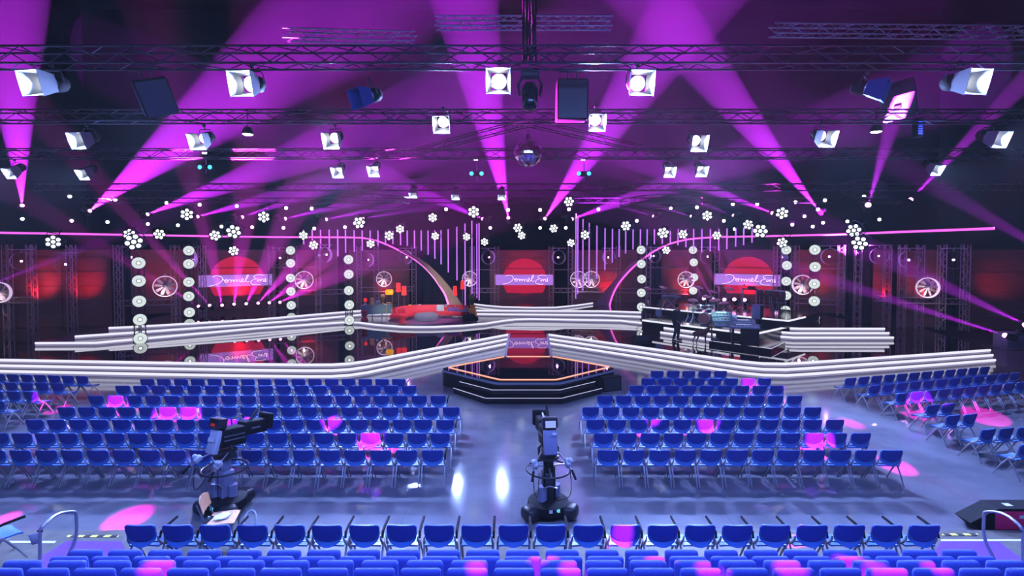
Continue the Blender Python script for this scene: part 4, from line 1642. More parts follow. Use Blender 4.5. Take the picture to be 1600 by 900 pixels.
# ------------------------------------------------------------------ hung loudspeakers
def speaker(px, py, Y, size, rot, mat, label, panel=None):
    p = P(px, py, Y)
    t = thing('hanging_loudspeaker', label, 'loudspeaker', tuple(p))
    t.rotation_euler = rot
    MB().rbox((0, 0, 0), size, .03, 1).build('cabinet', mat, t)
    MB().box((0, -size[1] / 2 - .008, 0), (size[0] * .9, .016, size[2] * .92)).build('grille', blacks if panel is None else mat, t)
    if panel:
        MB().box((-.05, -size[1] / 2 - .02, .05), (.18, .02, .2)).build('connector_plate', blacks, t)
    m = MB()
    m.cyl((-.12, 0, size[2] / 2), (-.12, 0, size[2] / 2 + .22), .02)
    m.cyl((.12, 0, size[2] / 2), (.12, 0, size[2] / 2 + .22), .02)
    m.cyl((-size[0] * .45, 0, size[2] / 2 + .22), (size[0] * .45, 0, size[2] / 2 + .22), .025)
    m.build('flying_frame', blacks, t)
    return t


speaker(893, 158, 13.2, (.78, .6, 1.0), (.1, 0, 0), black, 'black rectangular loudspeaker hanging right of the mirror ball')
so_ = speaker(1403, 158, 17, (.95, .5, 1.5), (0, 0, 0), speakp, 'tilted pale loudspeaker lit pink hanging at the upper right', True)
look(so_, V((-.1, -.38, -.92)))
so_.rotation_euler.rotate_axis('Y', -.42)
speaker(243, 152, 12.4, (.7, .6, .85), (.3, -.35, .6), black, 'tilted black loudspeaker hanging at the upper left')

# mirror ball
bp = P(825, 239, 17.3)
t = thing('hanging_mirror_ball', 'mirror ball hanging in the middle above the stage', 'mirror ball', tuple(bp))
m = MB()
m.ball((0, 0, 0), .47, 30, 20, smooth=False)
m.build('ball', mirror, t)
m = MB()
m.cyl((0, 0, .45), (0, 0, .62), .06)
m.cyl((0, 0, .6), (0, 0, 1.2), .012)
m.build('hanger', blacks, t)
p = P(828, 150, 12.3)
t = thing('hanging_projector', 'dark round-bodied moving light hanging above the mirror ball', 'spotlight', tuple(p))
MB().lathe([(.001, -.35), (.14, -.33), (.2, -.2), (.2, .15), (.12, .3), (.001, .32)], n=18).build('head', blackg, t)
m = MB()
m.tube([(-.24, 0, 0), (-.28, 0, .25), (-.2, 0, .42), (.2, 0, .42), (.28, 0, .25), (.24, 0, 0)], .035, 6)
m.rbox((0, 0, .52), (.42, .3, .2), .03, 1)
m.build('yoke', blacks, t)
t = thing('hanging_cable_bundle', 'thick black cable bundle dropping from the roof above the mirror ball', 'cable')
m = MB()
for k in range(7):
    a, b = P(818 + 3.2 * k, 0, 13 + .1 * k), P(818 + 3.2 * k, 100 - 6 * (k % 3), 12.8)
    m.tube([a + V((0, 0, 2.2)), a, a.lerp(b, .5) + V((.05 * math.sin(k * 2), 0, 0)), b], .035, 5)
m.build('cables', black, t)

# small indicator lamps on hanging units
for i, (px, py, mt, lab) in enumerate(((315, 261, cyan, 'left cyan-lit unit hanging below the ceiling trusses at the left'), (740, 271, cyan, 'cyan-lit unit hanging left of the mirror ball'), (908, 271, cyan, 'cyan-lit unit hanging right of the mirror ball'))):
    p = P(px + 5, py, 24)
    t = thing('hanging_laser_unit', lab, 'effect light', tuple(p))
    MB().rbox((0, .15, 0), (.5, .25, .22), .03, 1).build('case', black, t)
    for s_ in (-.25, .22):
        MB().lathe([(.1, .0), (.06, -.03), (.001, -.035)], (s_, .02, 0), (0, 1, 0), n=10).build('indicator', mt, t)
    MB().cyl((.0, .1, -.3), (.0, .1, .5), .02).build('pole', alu, t)
    MB().rbox((-.05, .08, .66), (.2, .1, .08), .02, 1).build('work_lamp', lampw, t)
p = P(1439, 198, 15)
t = thing('hanging_dimmer_rack', 'column of small blue lights hanging below the pink loudspeaker', 'rack', tuple(p))
MB().rbox((0, .12, 0), (.22, .2, .55), .02, 1).build('case', black, t)
for k in range(9):
    MB().box((0, .015, .2 - .05 * k), (.12, .012, .022)).build('indicator', bluei, t)
for px, py, lab in ((387, 209, 'flat bright downlight hanging at the left of the second truss'), (1369, 205, 'flat bright downlight hanging under the pink loudspeaker')):
    p = P(px, py, 15.5)
    t = thing('hanging_downlight', lab, 'lamp', tuple(p))
    MB().lathe([(.15, -.02), (.14, .1), (.08, .2), (.001, .21)], n=16).build('shade', black, t)
    MB().lathe([(.15, -.02), (.1, -.045), (.001, -.05)], n=16).build('lens', lampf, t)
    MB().cyl((0, 0, .2), (0, 0, .7), .015).build('stem', blacks, t)
    spot(None, p + V((0, 0, -.08)), p + V((0, 0, -5)), 22, 900, (.6, .7, 1), .4, .1)


# ------------------------------------------------------------------ studio cameras
def base_parts(t, s=1.):
    m = MB()
    for k in range(3):
        a = PI / 2 + k * 2 * PI / 3
        c, s_ = math.cos(a), math.sin(a)
        R = Matrix.Rotation(a, 3, 'Z')
        sk = MB()
        sk.rbox((c * .42, s_ * .42, .15), (.3, .34, .26), .1, 3, R)
        sk.build('wheel_cover', blacks, t)
    m.lathe([(.001, .08), (.34, .08), (.4, .16), (.38, .27), (.2, .33), (.001, .34)], n=24)
    m.build('base', black, t)
    m = MB()
    m.cyl((-.13, -.1, .3), (-.13, -.1, .58), .085, n=14)
    m.cyl((.14, .05, .3), (.14, .05, .55), .09, n=14)
    m.build('gas_tank', cabg, t)
    MB().box((.12, -.36, .24), (.06, .03, .05)).build('sticker', teali, t)
    MB().box((-.02, -.385, .24), (.06, .02, .05)).build('sticker', paper, t)


def studio_camera(loc, yaw, label, left):
    t = thing('studio_camera', label, 'camera', loc, yaw)
    base_parts(t)
    m = MB()
    m.rbox((0, 0, .52), (.24, .24, .6), .03, 2)
    m.build('column', cabg if left else blacks, t)
    m = MB()
    m.rbox((0, 0, .86), (.17, .17, .5), .02, 2)
    m.tube([(-.1, -.13, .3), (-.09, -.12, .95)], .018, 6)
    m.tube([(.1, -.13, .3), (.09, -.12, .95)], .018, 6)
    m.build('column_top', cabg if left else black, t)
    MB().tube([(-.14, -.14, .55), (.0, -.15, .6), (.14, -.14, .55)], .015, 5).build('clamp_band', alu, t)
    ring = [(.41 * math.cos(2 * PI * i / 32), .41 * math.sin(2 * PI * i / 32), .86) for i in range(32)]
    sr = MB().tube(ring, .019, 8, closed=True).build('steering_ring', blacks, t)
    m = MB()
    for k in range(3):
        a = k * 2 * PI / 3 + .5
        m.tube([(.1 * math.cos(a), .1 * math.sin(a), .9), (.41 * math.cos(a), .41 * math.sin(a), .86)], .016, 5)
    m.build('spoke', greym, sr)
    m = MB()
    m.lathe([(.001, 1.05), (.16, 1.05), (.2, 1.09), (.2, 1.13), (.1, 1.16), (.001, 1.16)], n=20)
    m.rbox((0, 0, 1.19), (.24, .4, .08), .02, 2)
    m.tube([(-.17, 0, 1.13), (-.18, .02, 1.25), (-.1, .05, 1.32)], .03, 6)
    m.tube([(.17, 0, 1.13), (.18, .02, 1.25), (.1, .05, 1.32)], .03, 6)
    m.build('pan_head', blacks, t)
    tilt = Matrix.Rotation(-.12, 3, 'X')
    b = MB().rbox((0, .12, 1.45), (.27, .55, .36), .03, 2, tilt).build('camera_body', black, t)
    m = MB()
    m.box((.137, .12, 1.49), (.004, .44, .02), tilt)
    m.box((.137, .12, 1.41), (.004, .44, .02), tilt)
    m.box((-.137, .12, 1.49), (.004, .44, .02), tilt)
    m.build('side_rail', greym, b)
    rp = MB().rbox((0, -.205, 1.44), (.25, .1, .44), .02, 2, Matrix.Rotation(-.3, 3, 'X')).build('rear_panel', plastgr if left else cabg, t)
    if left:
        MB().box((-.0, -.268, 1.5), (.18, .006, .07), Matrix.Rotation(-.3, 3, 'X')).build('label_plate', paper, rp)
        MB().box((.0, -.235, 1.36), (.14, .006, .06), Matrix.Rotation(-.3, 3, 'X')).build('label_plate', cabg, rp)
    else:
        MB().box((.06, -.29, 1.62), (.07, .006, .04), Matrix.Rotation(-.3, 3, 'X')).build('label_plate', paper, rp)
    m = MB()
    m.rbox((0, .62, 1.49), (.24, .55, .27), .03, 2, tilt)
    m.build('box_lens', black, t)
    MB().rbox((0, .93, 1.53), (.34, .12, .3), .02, 1, tilt).build('lens_hood', black, t)
    MB().box((.123, .6, 1.49), (.004, .2, .03), tilt).build('lens_plate', greym, t)
    vf = MB().rbox((0, -.12, 1.78), (.28, .2, .19), .02, 2, Matrix.Rotation(-.2, 3, 'X')).build('viewfinder', blacks, t)
    MB().box((0, -.23, 1.775), ((.1, .01, .05) if left else (.19, .01, .12)), Matrix.Rotation(-.2, 3, 'X')).build('viewfinder_screen', tallyr if left else screen, vf)
    m = MB()
    m.tube([(-.1, -.05, 1.62), (-.1, -.08, 1.72)], .02, 6)
    m.tube([(.1, -.05, 1.62), (.1, -.08, 1.72)], .02, 6)
    m.build('viewfinder_arm', blacks, t)
    MB().tube([(-.05, .2, 1.65), (-.05, .18, 1.75), (-.05, .42, 1.78), (-.05, .45, 1.7)], .018, 6).build('top_handle', blacks, t)
    MB().cyl((.08, .5, 1.66), (.08, .66, 1.84), .035, .03, n=10).build('microphone', blacks, t)
    for s_ in (-1, 1):
        MB().tube([(.14 * s_, -.02, 1.2), (.27 * s_, -.28, 1.12), (.36 * s_, -.5, .98)], .014, 6).build('pan_bar', greym, t)
        m = MB()
        m.rbox((.3 * s_, -.34, 1.1), (.09, .16, .12), .03, 2, Matrix.Rotation(.5, 3, 'X'))
        m.ball((.33 * s_, -.38, 1.16), .05, 8, 6)
        m.build('demand_control', plastgr, t)
        MB().cyl((.345 * s_, -.46, 1.02), (.39 * s_, -.58, .9), .022, n=8).build('grip', black, t)
    m = MB()
    m.tube(chaikin([(.33, -.36, 1.05), (.36, -.4, .6), (.3, -.35, .45), (.12, -.2, .35)], 2), .007, 5)
    m.tube(chaikin([(-.33, -.36, 1.05), (-.34, -.42, .62), (-.25, -.4, .5), (-.2, -.15, .85)], 2), .007, 5)
    m.build('cable', black, t)
    return t


cl_ = studio_camera((-5.42, 9.55, 0), -.45, 'studio camera on a pedestal at the left, pale rear panel, aimed up to the right', True)
cr_ = studio_camera((.68, 9.45, 0), .10, 'studio camera on a black three-wheeled pedestal in the centre aisle', False)
cl_.scale = (.97,) * 3

# wooden chair with papers
t = thing('wooden_chair', 'wooden chair turned sideways behind the front row at the left camera', 'chair', (-4.74, 8.28, RZ), -1.3)
m = MB()
sheet(m, 6, 4, -.22, .22, lambda u: -.2, lambda u: .21, lambda u, v, s_: V((u, v, .46 - .05 * max(0, (v - .12) / .09) ** 2 * .3 - .018 * s_)))
m.build('seat', wood, t)
m = MB()
sheet(m, 6, 4, -.21, .21, lambda u: .0, lambda u: .24 - 1.2 * u * u, lambda u, v, s_: V((u, -.25 - .25 * v + .5 * u * u - .014 * s_, .63 + v)))
m.build('backrest', wood, t)
for sx in (-1, 1):
    MB().tube([(.19 * sx, .17, .44), (.21 * sx, .2, 0)], .013, 6).build('leg', greym, t)
    MB().tube([(.2 * sx, -.33, .8), (.2 * sx, -.2, .45), (.21 * sx, -.3, 0)], .013, 6).build('leg', greym, t)
t = thing('paper_sheet', 'crumpled white papers lying on the seat of the wooden chair', 'paper', (-4.76, 8.28, RZ + .462), .3)
m = MB()
random.seed(3)
for k in range(3):
    a = k * .5
    pts = [(.0 + .13 * math.cos(a + i * PI / 2 + .6) * (1 if i % 2 else 1.3), .13 * math.sin(a + i * PI / 2 + .6)) for i in range(4)]
    n = 4
    m.add([(x, y, .004 * k + .012 * random.random()) for x, y in pts] + [(x, y, .004 * k + .003 + .02 * random.random()) for x, y in pts], [(0, 1, 2, 3), (7, 6, 5, 4)] + [(i, 4 + i, 4 + (i + 1) % 4, (i + 1) % 4) for i in range(4)])
m.build('sheets', paper, t)
for k, (x, y, lb) in enumerate(((-5.07, 8.42, 'green plastic bottle standing left of the wooden chair back'), (-4.99, 8.52, 'green plastic bottle behind the wooden chair back'), (-5.14, 8.55, 'green plastic bottle farthest left beside the pedestal'))):
    t = thing('water_bottle', lb, 'bottle', (x, y, RZ))
    MB().lathe([(.001, 0), (.045, 0), (.048, .03), (.042, .1), (.048, .17), (.046, .22), (.018, .29), (.016, .31), (.001, .31)], n=12).build('bottle', green, t)
    MB().cyl((0, 0, .305), (0, 0, .33), .018, n=10).build('cap', paper, t)
t = thing('cable_coil', 'pale looped cable on the floor right of the wooden chair', 'cable', (-4.4, 8.4, RZ))
MB().tube(chaikin([(0, 0, .02), (.1, .1, .25), (.02, .2, .42), (-.12, .2, .4), (-.1, 0, .2), (.05, -.15, .03), (.25, -.35, .012)], 2), .014, 6).build('cable', plastgr, t)


# ------------------------------------------------------------------ band gear
def on(px, py, z):
    return G(px, py, z)


def stand_legs(m, z=.0, h=.35, r=.3):
    for k in range(3):
        a = k * 2 * PI / 3 + .4
        m.tube([(0, 0, z + h), (r * math.cos(a), r * math.sin(a), z + .01)], .012, 5)


def keyboard(loc, rz, L, label, black_body=True, tilt=.5):
    t = thing('keyboard', label, 'keyboard', loc, rz)
    R = Matrix.Rotation(tilt, 3, 'X')
    MB().rbox((0, 0, 0), (L, .36, .09), .015, 1, R).build('case', tealm, t)
    m = MB()
    n = int(L / .045)
    for i in range(n):
        m.box(R @ V((-L / 2 + .04 + i * (L - .08) / n, -.1, .05)), (.04 * (L - .08) / (n * .045), .15, .018), R)
    m.build('white_keys', keyw, t)
    m = MB()
    for i in range(n):
        if i % 7 not in (2, 6):
            m.box(R @ V((-L / 2 + .062 + i * (L - .08) / n, -.06, .064)), (.02, .09, .016), R)
    m.build('black_keys', black, t)
    m = MB()
    m.box(R @ V((0, .1, .048)), (L * .5, .1, .006), R)
    m.build('display', screen, t)
    return t


kr = -.25
ks = on(1127, 533, .8)
kp = V((ks.x, ks.y, .8))
t = thing('keyboard_stand', 'dark three-tier stand under the stacked keyboards', 'stand', tuple(kp), kr)
m = MB()
for sx in (-.4, .4):
    m.tube([(sx, .25, 0), (sx, .2, 1.2)], .02, 6)
    m.tube([(sx, -.28, 0), (sx, .2, .62)], .02, 6)
    for z in (.74, .94, 1.14):
        m.tube([(sx, .2, z + .02), (sx, -.2 - (1.14 - z) * .4, z - .04)], .018, 6)
m.build('frame', blacks, t)
kd = V((math.sin(-kr), math.cos(kr), 0)) * -1
for k, (z, off, lab) in enumerate(((.8, .22, 'lowest keyboard of the three-tier stand'), (1.0, .1, 'middle keyboard of the three-tier stand'), (1.22, -.03, 'topmost keyboard of the three-tier stand'))):
    keyboard((kp.x - .12 * (2 - k) * -1 * .6, kp.y - off, .8 + z), kr, (1.05, .98, .86)[k], lab)
k2 = on(1164, 540, .8)
t = thing('keyboard_stand', 'dark boxy stand under the right pair of keyboards', 'stand', (k2.x, k2.y, .8), kr)
m = MB()
for sx in (-.5, .5):
    m.box((sx, 0, .38), (.05, .4, .76))
m.box((.15, .05, .38), (.62, .3, .74))
m.build('frame', black, t)
keyboard((k2.x - .05, k2.y, .8 + .84), kr, 1.25, 'long keyboard on the boxy right stand', tilt=.3)
keyboard((k2.x + .1, k2.y + .42, .8 + .98), kr, 1.0, 'rear keyboard on the boxy right stand', tilt=.4)
lp = on(1145, 503, 1.95)
t = thing('laptop', 'open silver laptop beside the stacked keyboards', 'laptop', (P(1145, 502, 23.3).x, 23.3, P(1145, 503, 23.3).z), kr)
MB().rbox((0, 0, 0), (.42, .3, .025), .008, 1).build('base', alu, t)
MB().rbox((0, .17, .15), (.42, .02, .3), .008, 1, Matrix.Rotation(-.2, 3, 'X')).build('lid', plastgr, t)
m = MB()
m.cyl((0, 0, -.9), (0, 0, -.01), .025)
m.build('post', blacks, t)
# pedals on the keyboard riser
for px, py, lab in ((1120, 533, 'small blue-lit pedal at the left end of the keyboard riser'), (1150, 537, 'black pedal in the middle of the keyboard riser')):
    g = on(px, py, .8)
    t = thing('foot_pedal', lab, 'pedal', (g.x, g.y + .15, .805), kr)
    MB().rbox((0, 0, .03), (.4, .18, .06), .02, 1).build('body', bluebarn if px < 1130 else blacks, t)
    MB().rbox((0, -.02, .07), (.3, .1, .03), .01, 1).build('treadle', blacks, t)

# drum kit
dk = on(1093, 512, 1.2)
R_ = V((dk.x + .75, dk.y + 1.35, 1.2))
t = thing('drum_kit', 'wine red drum kit with cymbals in the middle of the band riser', 'drum kit', tuple(R_), -.5)


def drum(c, ax, r, h, name, par=t, hm=None):
    c, ax = V(c), V(ax).normalized()
    d_ = MB().lathe([(r, -h / 2), (r, h / 2), (r * .97, h / 2), (.001, h / 2 - .005)], c, ax, n=22).lathe([(.001, -h / 2 + .005), (r, -h / 2)], c, ax, n=22).build(name, drumr, par)
    MB().lathe([(r * .96, h / 2 + .004), (.001, h / 2 + .006)], c, ax, n=20).lathe([(.001, h / 2 - .002), (r * .96, h / 2 - .002)], c, ax, n=20).build('drum_head', hm or skinw, d_)
    MB().lathe([(r, h / 2 - .03), (r + .015, h / 2 - .03), (r + .015, h / 2 + .015), (r, h / 2 + .015)], c, ax, n=22).lathe([(r, -h / 2 + .03), (r + .015, -h / 2 + .03), (r + .015, -h / 2 - .01), (r, -h / 2 - .01)], c, ax, n=22).build('hoop', chrome, d_)
    return d_


drum((0, -.1, .3), (0, -1, .05), .27, .42, 'bass_drum', hm=drumr)
drum((-.2, .05, .82), (.1, .3, 1), .16, .2, 'tom')
drum((.2, .05, .82), (-.1, .3, 1), .17, .22, 'tom')
drum((.55, .35, .42), (-.1, .1, 1), .22, .42, 'floor_tom')
drum((-.5, .4, .62), (0, .1, 1), .19, .14, 'snare_drum')
m = MB()
for x, y in ((.55, .35), (-.5, .4)):
    for k in range(3):
        a = k * 2.1
        m.tube([(x + .2 * math.cos(a), y + .2 * math.sin(a), .5), (x + .26 * math.cos(a), y + .26 * math.sin(a), .0)], .012, 5)
m.build('stand_legs', chrome, t)
for x, y, z, r in ((-.85, .2, .9, .2), (-.55, -.2, 1.2, .25), (.5, -.2, 1.25, .27), (.9, .15, 1.1, .24), (0, .5, 1.35, .23)):
    cy_ = MB().lathe([(r, 0), (r * .5, .02), (.05, .035), (.03, .06), (.001, .065), (.001, .055), (r * .5, .012), (r, -.004)], (x, y, z), (.1 * (-1 if x > 0 else 1), -.25, 1), n=22).build('cymbal', cymb, t)
    m = MB()
    m.tube([(x, y, .3), (x, y, z)], .012, 5)
    for k in range(3):
        a = k * 2.1
        m.tube([(x, y, .32), (x + .22 * math.cos(a), y + .22 * math.sin(a), .01)], .01, 5)
    m.build('cymbal_stand', chrome, cy_)
m = MB()
m.lathe([(.001, .5), (.16, .5), (.17, .55), (.001, .58)], (.05, .7, 0), n=16)
m.cyl((.05, .7, .02), (.05, .7, .5), .025)
for k in range(3):
    a = k * 2.1
    m.tube([(.05, .7, .25), (.05 + .25 * math.cos(a), .7 + .25 * math.sin(a), .01)], .014, 5)
m.build('drum_stool', black, t)

# congas on the upper riser
for i, px in enumerate((1187, 1200, 1212, 1221)):
    b_ = b2[0].lerp(b2[1], .0)
    g = P(px, 489 - (3 if i == 3 else 0), 29.0 - .35 * i)
    x, y = g.x, g.y
    t = thing('conga_drum', f'tall wine red conga on a chrome stand, {nth(i + 1)} from left', 'drum', (x, y, 1.6), .3 * i, 'congas on the upper riser')
    MB().lathe([(.001, .35), (.13, .35), (.2, .75), (.22, .9), (.19, 1.1), (.185, 1.12)], n=20).build('shell', drumr, t)
    MB().lathe([(.19, 1.1), (.2, 1.1), (.2, 1.15), (.19, 1.15), (.12, 1.145), (.001, 1.145)], n=20).build('drum_head', skinw, t)
    m = MB()
    for k in range(3):
        a = k * 2.1
        m.tube([(.22 * math.cos(a), .22 * math.sin(a), .8), (.26 * math.cos(a), .26 * math.sin(a), .012)], .014, 5)
    m.tube([(.24 * math.cos(k * PI / 6), .24 * math.sin(k * PI / 6), .5) for k in range(12)], .012, 5, closed=True)
    m.build('stand', chrome, t)
# percussion table and cymbals behind
t = thing('percussion_table', 'tall dark percussion table left of the congas', 'table', (P(1171, 480, 29.2).x, 29.2, 1.6), -.5)
MB().rbox((0, 0, 1.15), (.8, .45, .06), .01, 1).build('top', blacks, t)
m = MB()
for sx in (-.36, .36):
    for y in (-.18, .18):
        m.cyl((sx, y, 0), (sx, y, 1.13), .02)
m.build('frame', chrome, t)
MB().rbox((.1, 0, 1.24), (.4, .3, .12), .03, 1).build('bongo_box', black, t)

# guitar cabinet on a pole right of the keyboards
g = P(1183.5, 489, 25.6)
t = thing('pole_loudspeaker', 'loudspeaker with grey side on a pole right of the keyboards', 'loudspeaker', (g.x, g.y, 1.2), .75)
MB().rbox((0, 0, .68), (.42, .42, .72), .02, 1).build('cabinet', cabg, t)
MB().box((0, -.215, .68), (.38, .012, .66)).build('grille', black, t)
MB().cyl((0, 0, 0.02), (0, 0, .33), .05).build('pole', blacks, t)
MB().rbox((0, 0, .02), (.4, .4, .04), .01, 1).build('base', blacks, t)


def mic_stand(x, y, z0, h, boom, rz, label):
    t = thing('microphone_stand', label, 'microphone stand', (x, y, z0), rz)
    m = MB()
    m.cyl((0, 0, .2), (0, 0, h), .013, n=6)
    stand_legs(m, 0, .22, .32)
    m.build('tripod', greym, t)
    MB().tube([(-.1 * boom, 0, h - .03), (boom * .6, 0, h + .25 * boom)], .011, 5).build('boom', greym, t)
    MB().lathe([(.001, 0), (.02, .0), (.025, .12), (.035, .14), (.035, .19), (.001, .21)], (boom * .6, 0, h + .25 * boom), (.8, 0, .3), n=10).build('microphone', blacks, t)
    return t


MSL = [(1003, 514, .6, 1.55, .3, .3, 'tall thin microphone stand at the left corner of the band riser'), (1020, 497, 1.2, .9, .5, .2, 'microphone stand on the left of the lower band riser'), (1046, 492, 1.2, 1.0, .5, 2.6, 'microphone stand behind the standing person'),
       (1074, 501, 1.2, .9, .5, .5, 'microphone stand left of the drum kit'), (1112, 506, 1.2, 1.2, .6, 2.4, 'microphone stand right of the drum kit'), (1159, 512, 1.2, 1.1, .5, 2.8, 'microphone stand behind the laptop'), (1128, 484, 1.6, 1.1, .6, 2.2, 'microphone stand on the upper riser behind the keyboards'), (1150, 487, 1.6, 1.2, .6, .8, 'microphone stand on the upper riser before the right sign')]
for px, py, z, h, bo, rz, lab in MSL:
    g = G(px, py, z)
    if z > 1.1:
        g = g + V((.5, .55, 0))
    mic_stand(g.x, g.y, z, h, bo, rz, lab)
for i, (px, py, Yc, h) in enumerate(((1036, 468, 30.8, 1.15), (1092, 470, 29.6, 1.2), (1114, 474, 29.2, 1.0), (1140, 470, 28.8, 1.2), (1012, 470, 31.8, 1.0))):
    g = P(px, py, Yc)
    t = thing('cymbal_stand', ['cymbal on the upper riser behind the standing person', 'cymbal on the upper riser above the drum kit', 'small cymbal right of the drum kit', 'cymbal under the left edge of the right sign', 'cymbal at the left end of the upper riser'][i], 'cymbal', (g.x, g.y, 1.6))
    m = MB()
    m.cyl((0, 0, .15), (0, 0, h), .013, n=6)
    stand_legs(m, 0, .3, .28)
    m.build('stand', chrome, t)
    MB().lathe([(.26, 0), (.13, .02), (.05, .035), (.03, .06), (.001, .065), (.001, .05), (.26, -.006)], (0, 0, h), (.15, -.3, 1), n=20).build('cymbal', cymb, t)
# guitar on a stand, keyboard on X stand at the left
g = G(1022, 500, 1.2) + V((.35, .4, 0))
t = thing('guitar', 'pale electric guitar lying slanted on a floor stand at the left of the band riser', 'guitar', (g.x, g.y, 1.2), .4)
body = [(math.cos(a) * (.19 + .03 * math.cos(2 * a)) * (1 if math.sin(a) < 0 else .85), math.sin(a) * .24) for a in [2 * PI * i / 24 for i in range(24)]]
Rg = Matrix.Rotation(-.35, 3, 'X') @ Matrix.Rotation(.75, 3, 'Y')
m = MB()
m.plate(body, .045, lambda u, v, w_: Rg @ V((u, -w_, v)) + V((0, 0, .33)))
m.build('body', pale, t)
m = MB()
m.box(Rg @ V((0, -.03, .5)) + V((0, 0, .33)), (.055, .025, .6), Rg)
m.box(Rg @ V((0, -.03, .86)) + V((0, 0, .33)), (.08, .025, .16), Rg)
m.build('neck', wood, t)
m = MB()
m.tube([(0, .12, .45), (-.18, -.12, 0.01)], .014, 5)
m.tube([(0, .12, .45), (.18, -.12, 0.01)], .014, 5)
m.tube([(0, .12, .45), (0, .3, 0.01)], .014, 5)
m.build('stand', blacks, t)
g = G(1041, 486, 1.6) + V((.4, .45, 0))
t = thing('electric_piano', 'pale small electric piano on crossed legs at the left of the upper riser', 'keyboard', (g.x, g.y, 1.6), -.6)
MB().rbox((0, 0, .78), (1.0, .32, .1), .02, 1).build('case', pale, t)
MB().box((0, -.08, .835), (.9, .13, .012)).build('white_keys', keyw, t)
m = MB()
for y in (-.12, .12):
    m.tube([(-.35, y, .73), (.35, y, 0.01)], .016, 5)
    m.tube([(.35, y, .73), (-.35, y, 0.01)], .016, 5)
m.build('cross_legs', chrome, t)
# wedge monitor on the stage
g = G(1005.5, 537.5, ZS)
t = thing('stage_monitor', 'long black wedge monitor on the mirror floor left of the standing person', 'loudspeaker', (g.x, g.y + .3, ZS + .002), .05)
pf = [(-.28, 0), (.28, 0), (.24, .3), (-.02, .36), (-.26, .12)]
m = MB()
m.add([(-.4, y, z) for y, z in pf] + [(.4, y, z) for y, z in pf], [(0, 1, 2, 3, 4), (9, 8, 7, 6, 5)] + [(i, 5 + i, 5 + (i + 1) % 5, (i + 1) % 5) for i in range(5)])
m.build('cabinet', black, t)
MB().box((0, -.15, .25), (.7, .012, .3), Matrix.Rotation(-.75, 3, 'X')).build('grille', blacks, t)


# ------------------------------------------------------------------ person and dog
def skin_mesh(name, pts, edges, mat, parent, root=0, sub=1):
    """pts: list of (x, y, z, radius[, radius_y])"""
    me = bpy.data.meshes.new(name)
    me.from_pydata([p[:3] for p in pts], edges, [])
    me.materials.append(mat)
    o = bpy.data.objects.new(name, me)
    COL.objects.link(o)
    o.parent = parent
    md = o.modifiers.new('skin', 'SKIN')
    md.use_smooth_shade = True
    sv = me.skin_vertices[0].data if me.skin_vertices else None
    if sv is None:
        bm = bmesh.new()
        bm.from_mesh(me)
        bm.verts.layers.skin.verify()
        bm.to_mesh(me)
        bm.free()
        sv = me.skin_vertices[0].data
    for i, p in enumerate(pts):
        r = p[3]
        sv[i].radius = (r, p[4] if len(p) > 4 else r)
        sv[i].use_root = (i == root)
    s_ = o.modifiers.new('subd', 'SUBSURF')
    s_.levels = s_.render_levels = sub
    return o


pg = G(1057, 533, ZS)
per = thing('person', 'person in black clothes standing with legs apart on the stage beside the brown dog', 'person', (pg.x, pg.y, ZS + .002), .55)
# local: facing -Y ; joints
J = dict(pel=(0, 0, .95), spine=(0, .01, 1.12), chest=(0, .01, 1.32), neckb=(0, .01, 1.47), neck=(0, -.005, 1.55), head=(0, -.02, 1.66), crown=(0, -.015, 1.75),
         shL=(-.18, .01, 1.43), elL=(-.27, -.03, 1.15), wrL=(-.2, -.2, 1.0), shR=(.18, .01, 1.43), elR=(.28, .04, 1.16), wrR=(.27, -.07, .92),
         hpL=(-.1, 0, .92), knL=(-.17, -.1, .5), anL=(-.2, .03, .09), hpR=(.1, 0, .92), knR=(.15, .0, .5), anR=(.18, .08, .09), toL=(-.22, -.13, .035), toR=(.22, -.1, .035))
names = list(J)
rad = dict(pel=.13, spine=.115, chest=.135, neckb=.075, neck=.055, head=.085, crown=.05, shL=.07, elL=.043, wrL=.028, shR=.07, elR=.043, wrR=.028, hpL=.09, knL=.058, anL=.042, hpR=.09, knR=.058, anR=.042, toL=.035, toR=.035)
pts = [(*J[n], rad[n]) for n in names]
ix = {n: i for i, n in enumerate(names)}
ed = [(ix[a], ix[b]) for a, b in (('pel', 'spine'), ('spine', 'chest'), ('chest', 'neckb'), ('neckb', 'neck'), ('neck', 'head'), ('head', 'crown'), ('chest', 'shL'), ('shL', 'elL'), ('elL', 'wrL'), ('chest', 'shR'), ('shR', 'elR'), ('elR', 'wrR'), ('pel', 'hpL'), ('hpL', 'knL'), ('knL', 'anL'), ('anL', 'toL'), ('pel', 'hpR'), ('hpR', 'knR'), ('knR', 'anR'), ('anR', 'toR'))]
for s_, wr, d in (('L', V(J['wrL']), V((.25, -.75, -.5))), ('R', V(J['wrR']), V((-.05, -.4, -.9)))):
    d.normalize()
    side = d.cross(V((0, 0, 1))).normalized()
    palm = wr + d * .075
    pts.append((*palm, .032, .018))
    pi_ = len(pts) - 1
    ed.append((ix['wr' + s_], pi_))
    for k, (o_, l_) in enumerate(((-.027, .075), (-.009, .085), (.009, .08), (.027, .065))):
        a = palm + side * o_ + d * .03
        b = a + d * l_ * .55
        c_ = b + (d * .8 + V((0, 0, -.5))).normalized() * l_ * .45
        prev = pi_
        for q in (a, b, c_):
            pts.append((*q, .0095))
            ed.append((prev, len(pts) - 1))
            prev = len(pts) - 1
    sg = -1 if s_ == 'L' else 1
    a = wr + d * .035 + side * -.03 * sg
    b = a + d * .04 + side * -.025 * sg
    pts.append((*a, .011))
    ed.append((pi_, len(pts) - 1))
    pts.append((*b, .0095))
    ed.append((len(pts) - 2, len(pts) - 1))
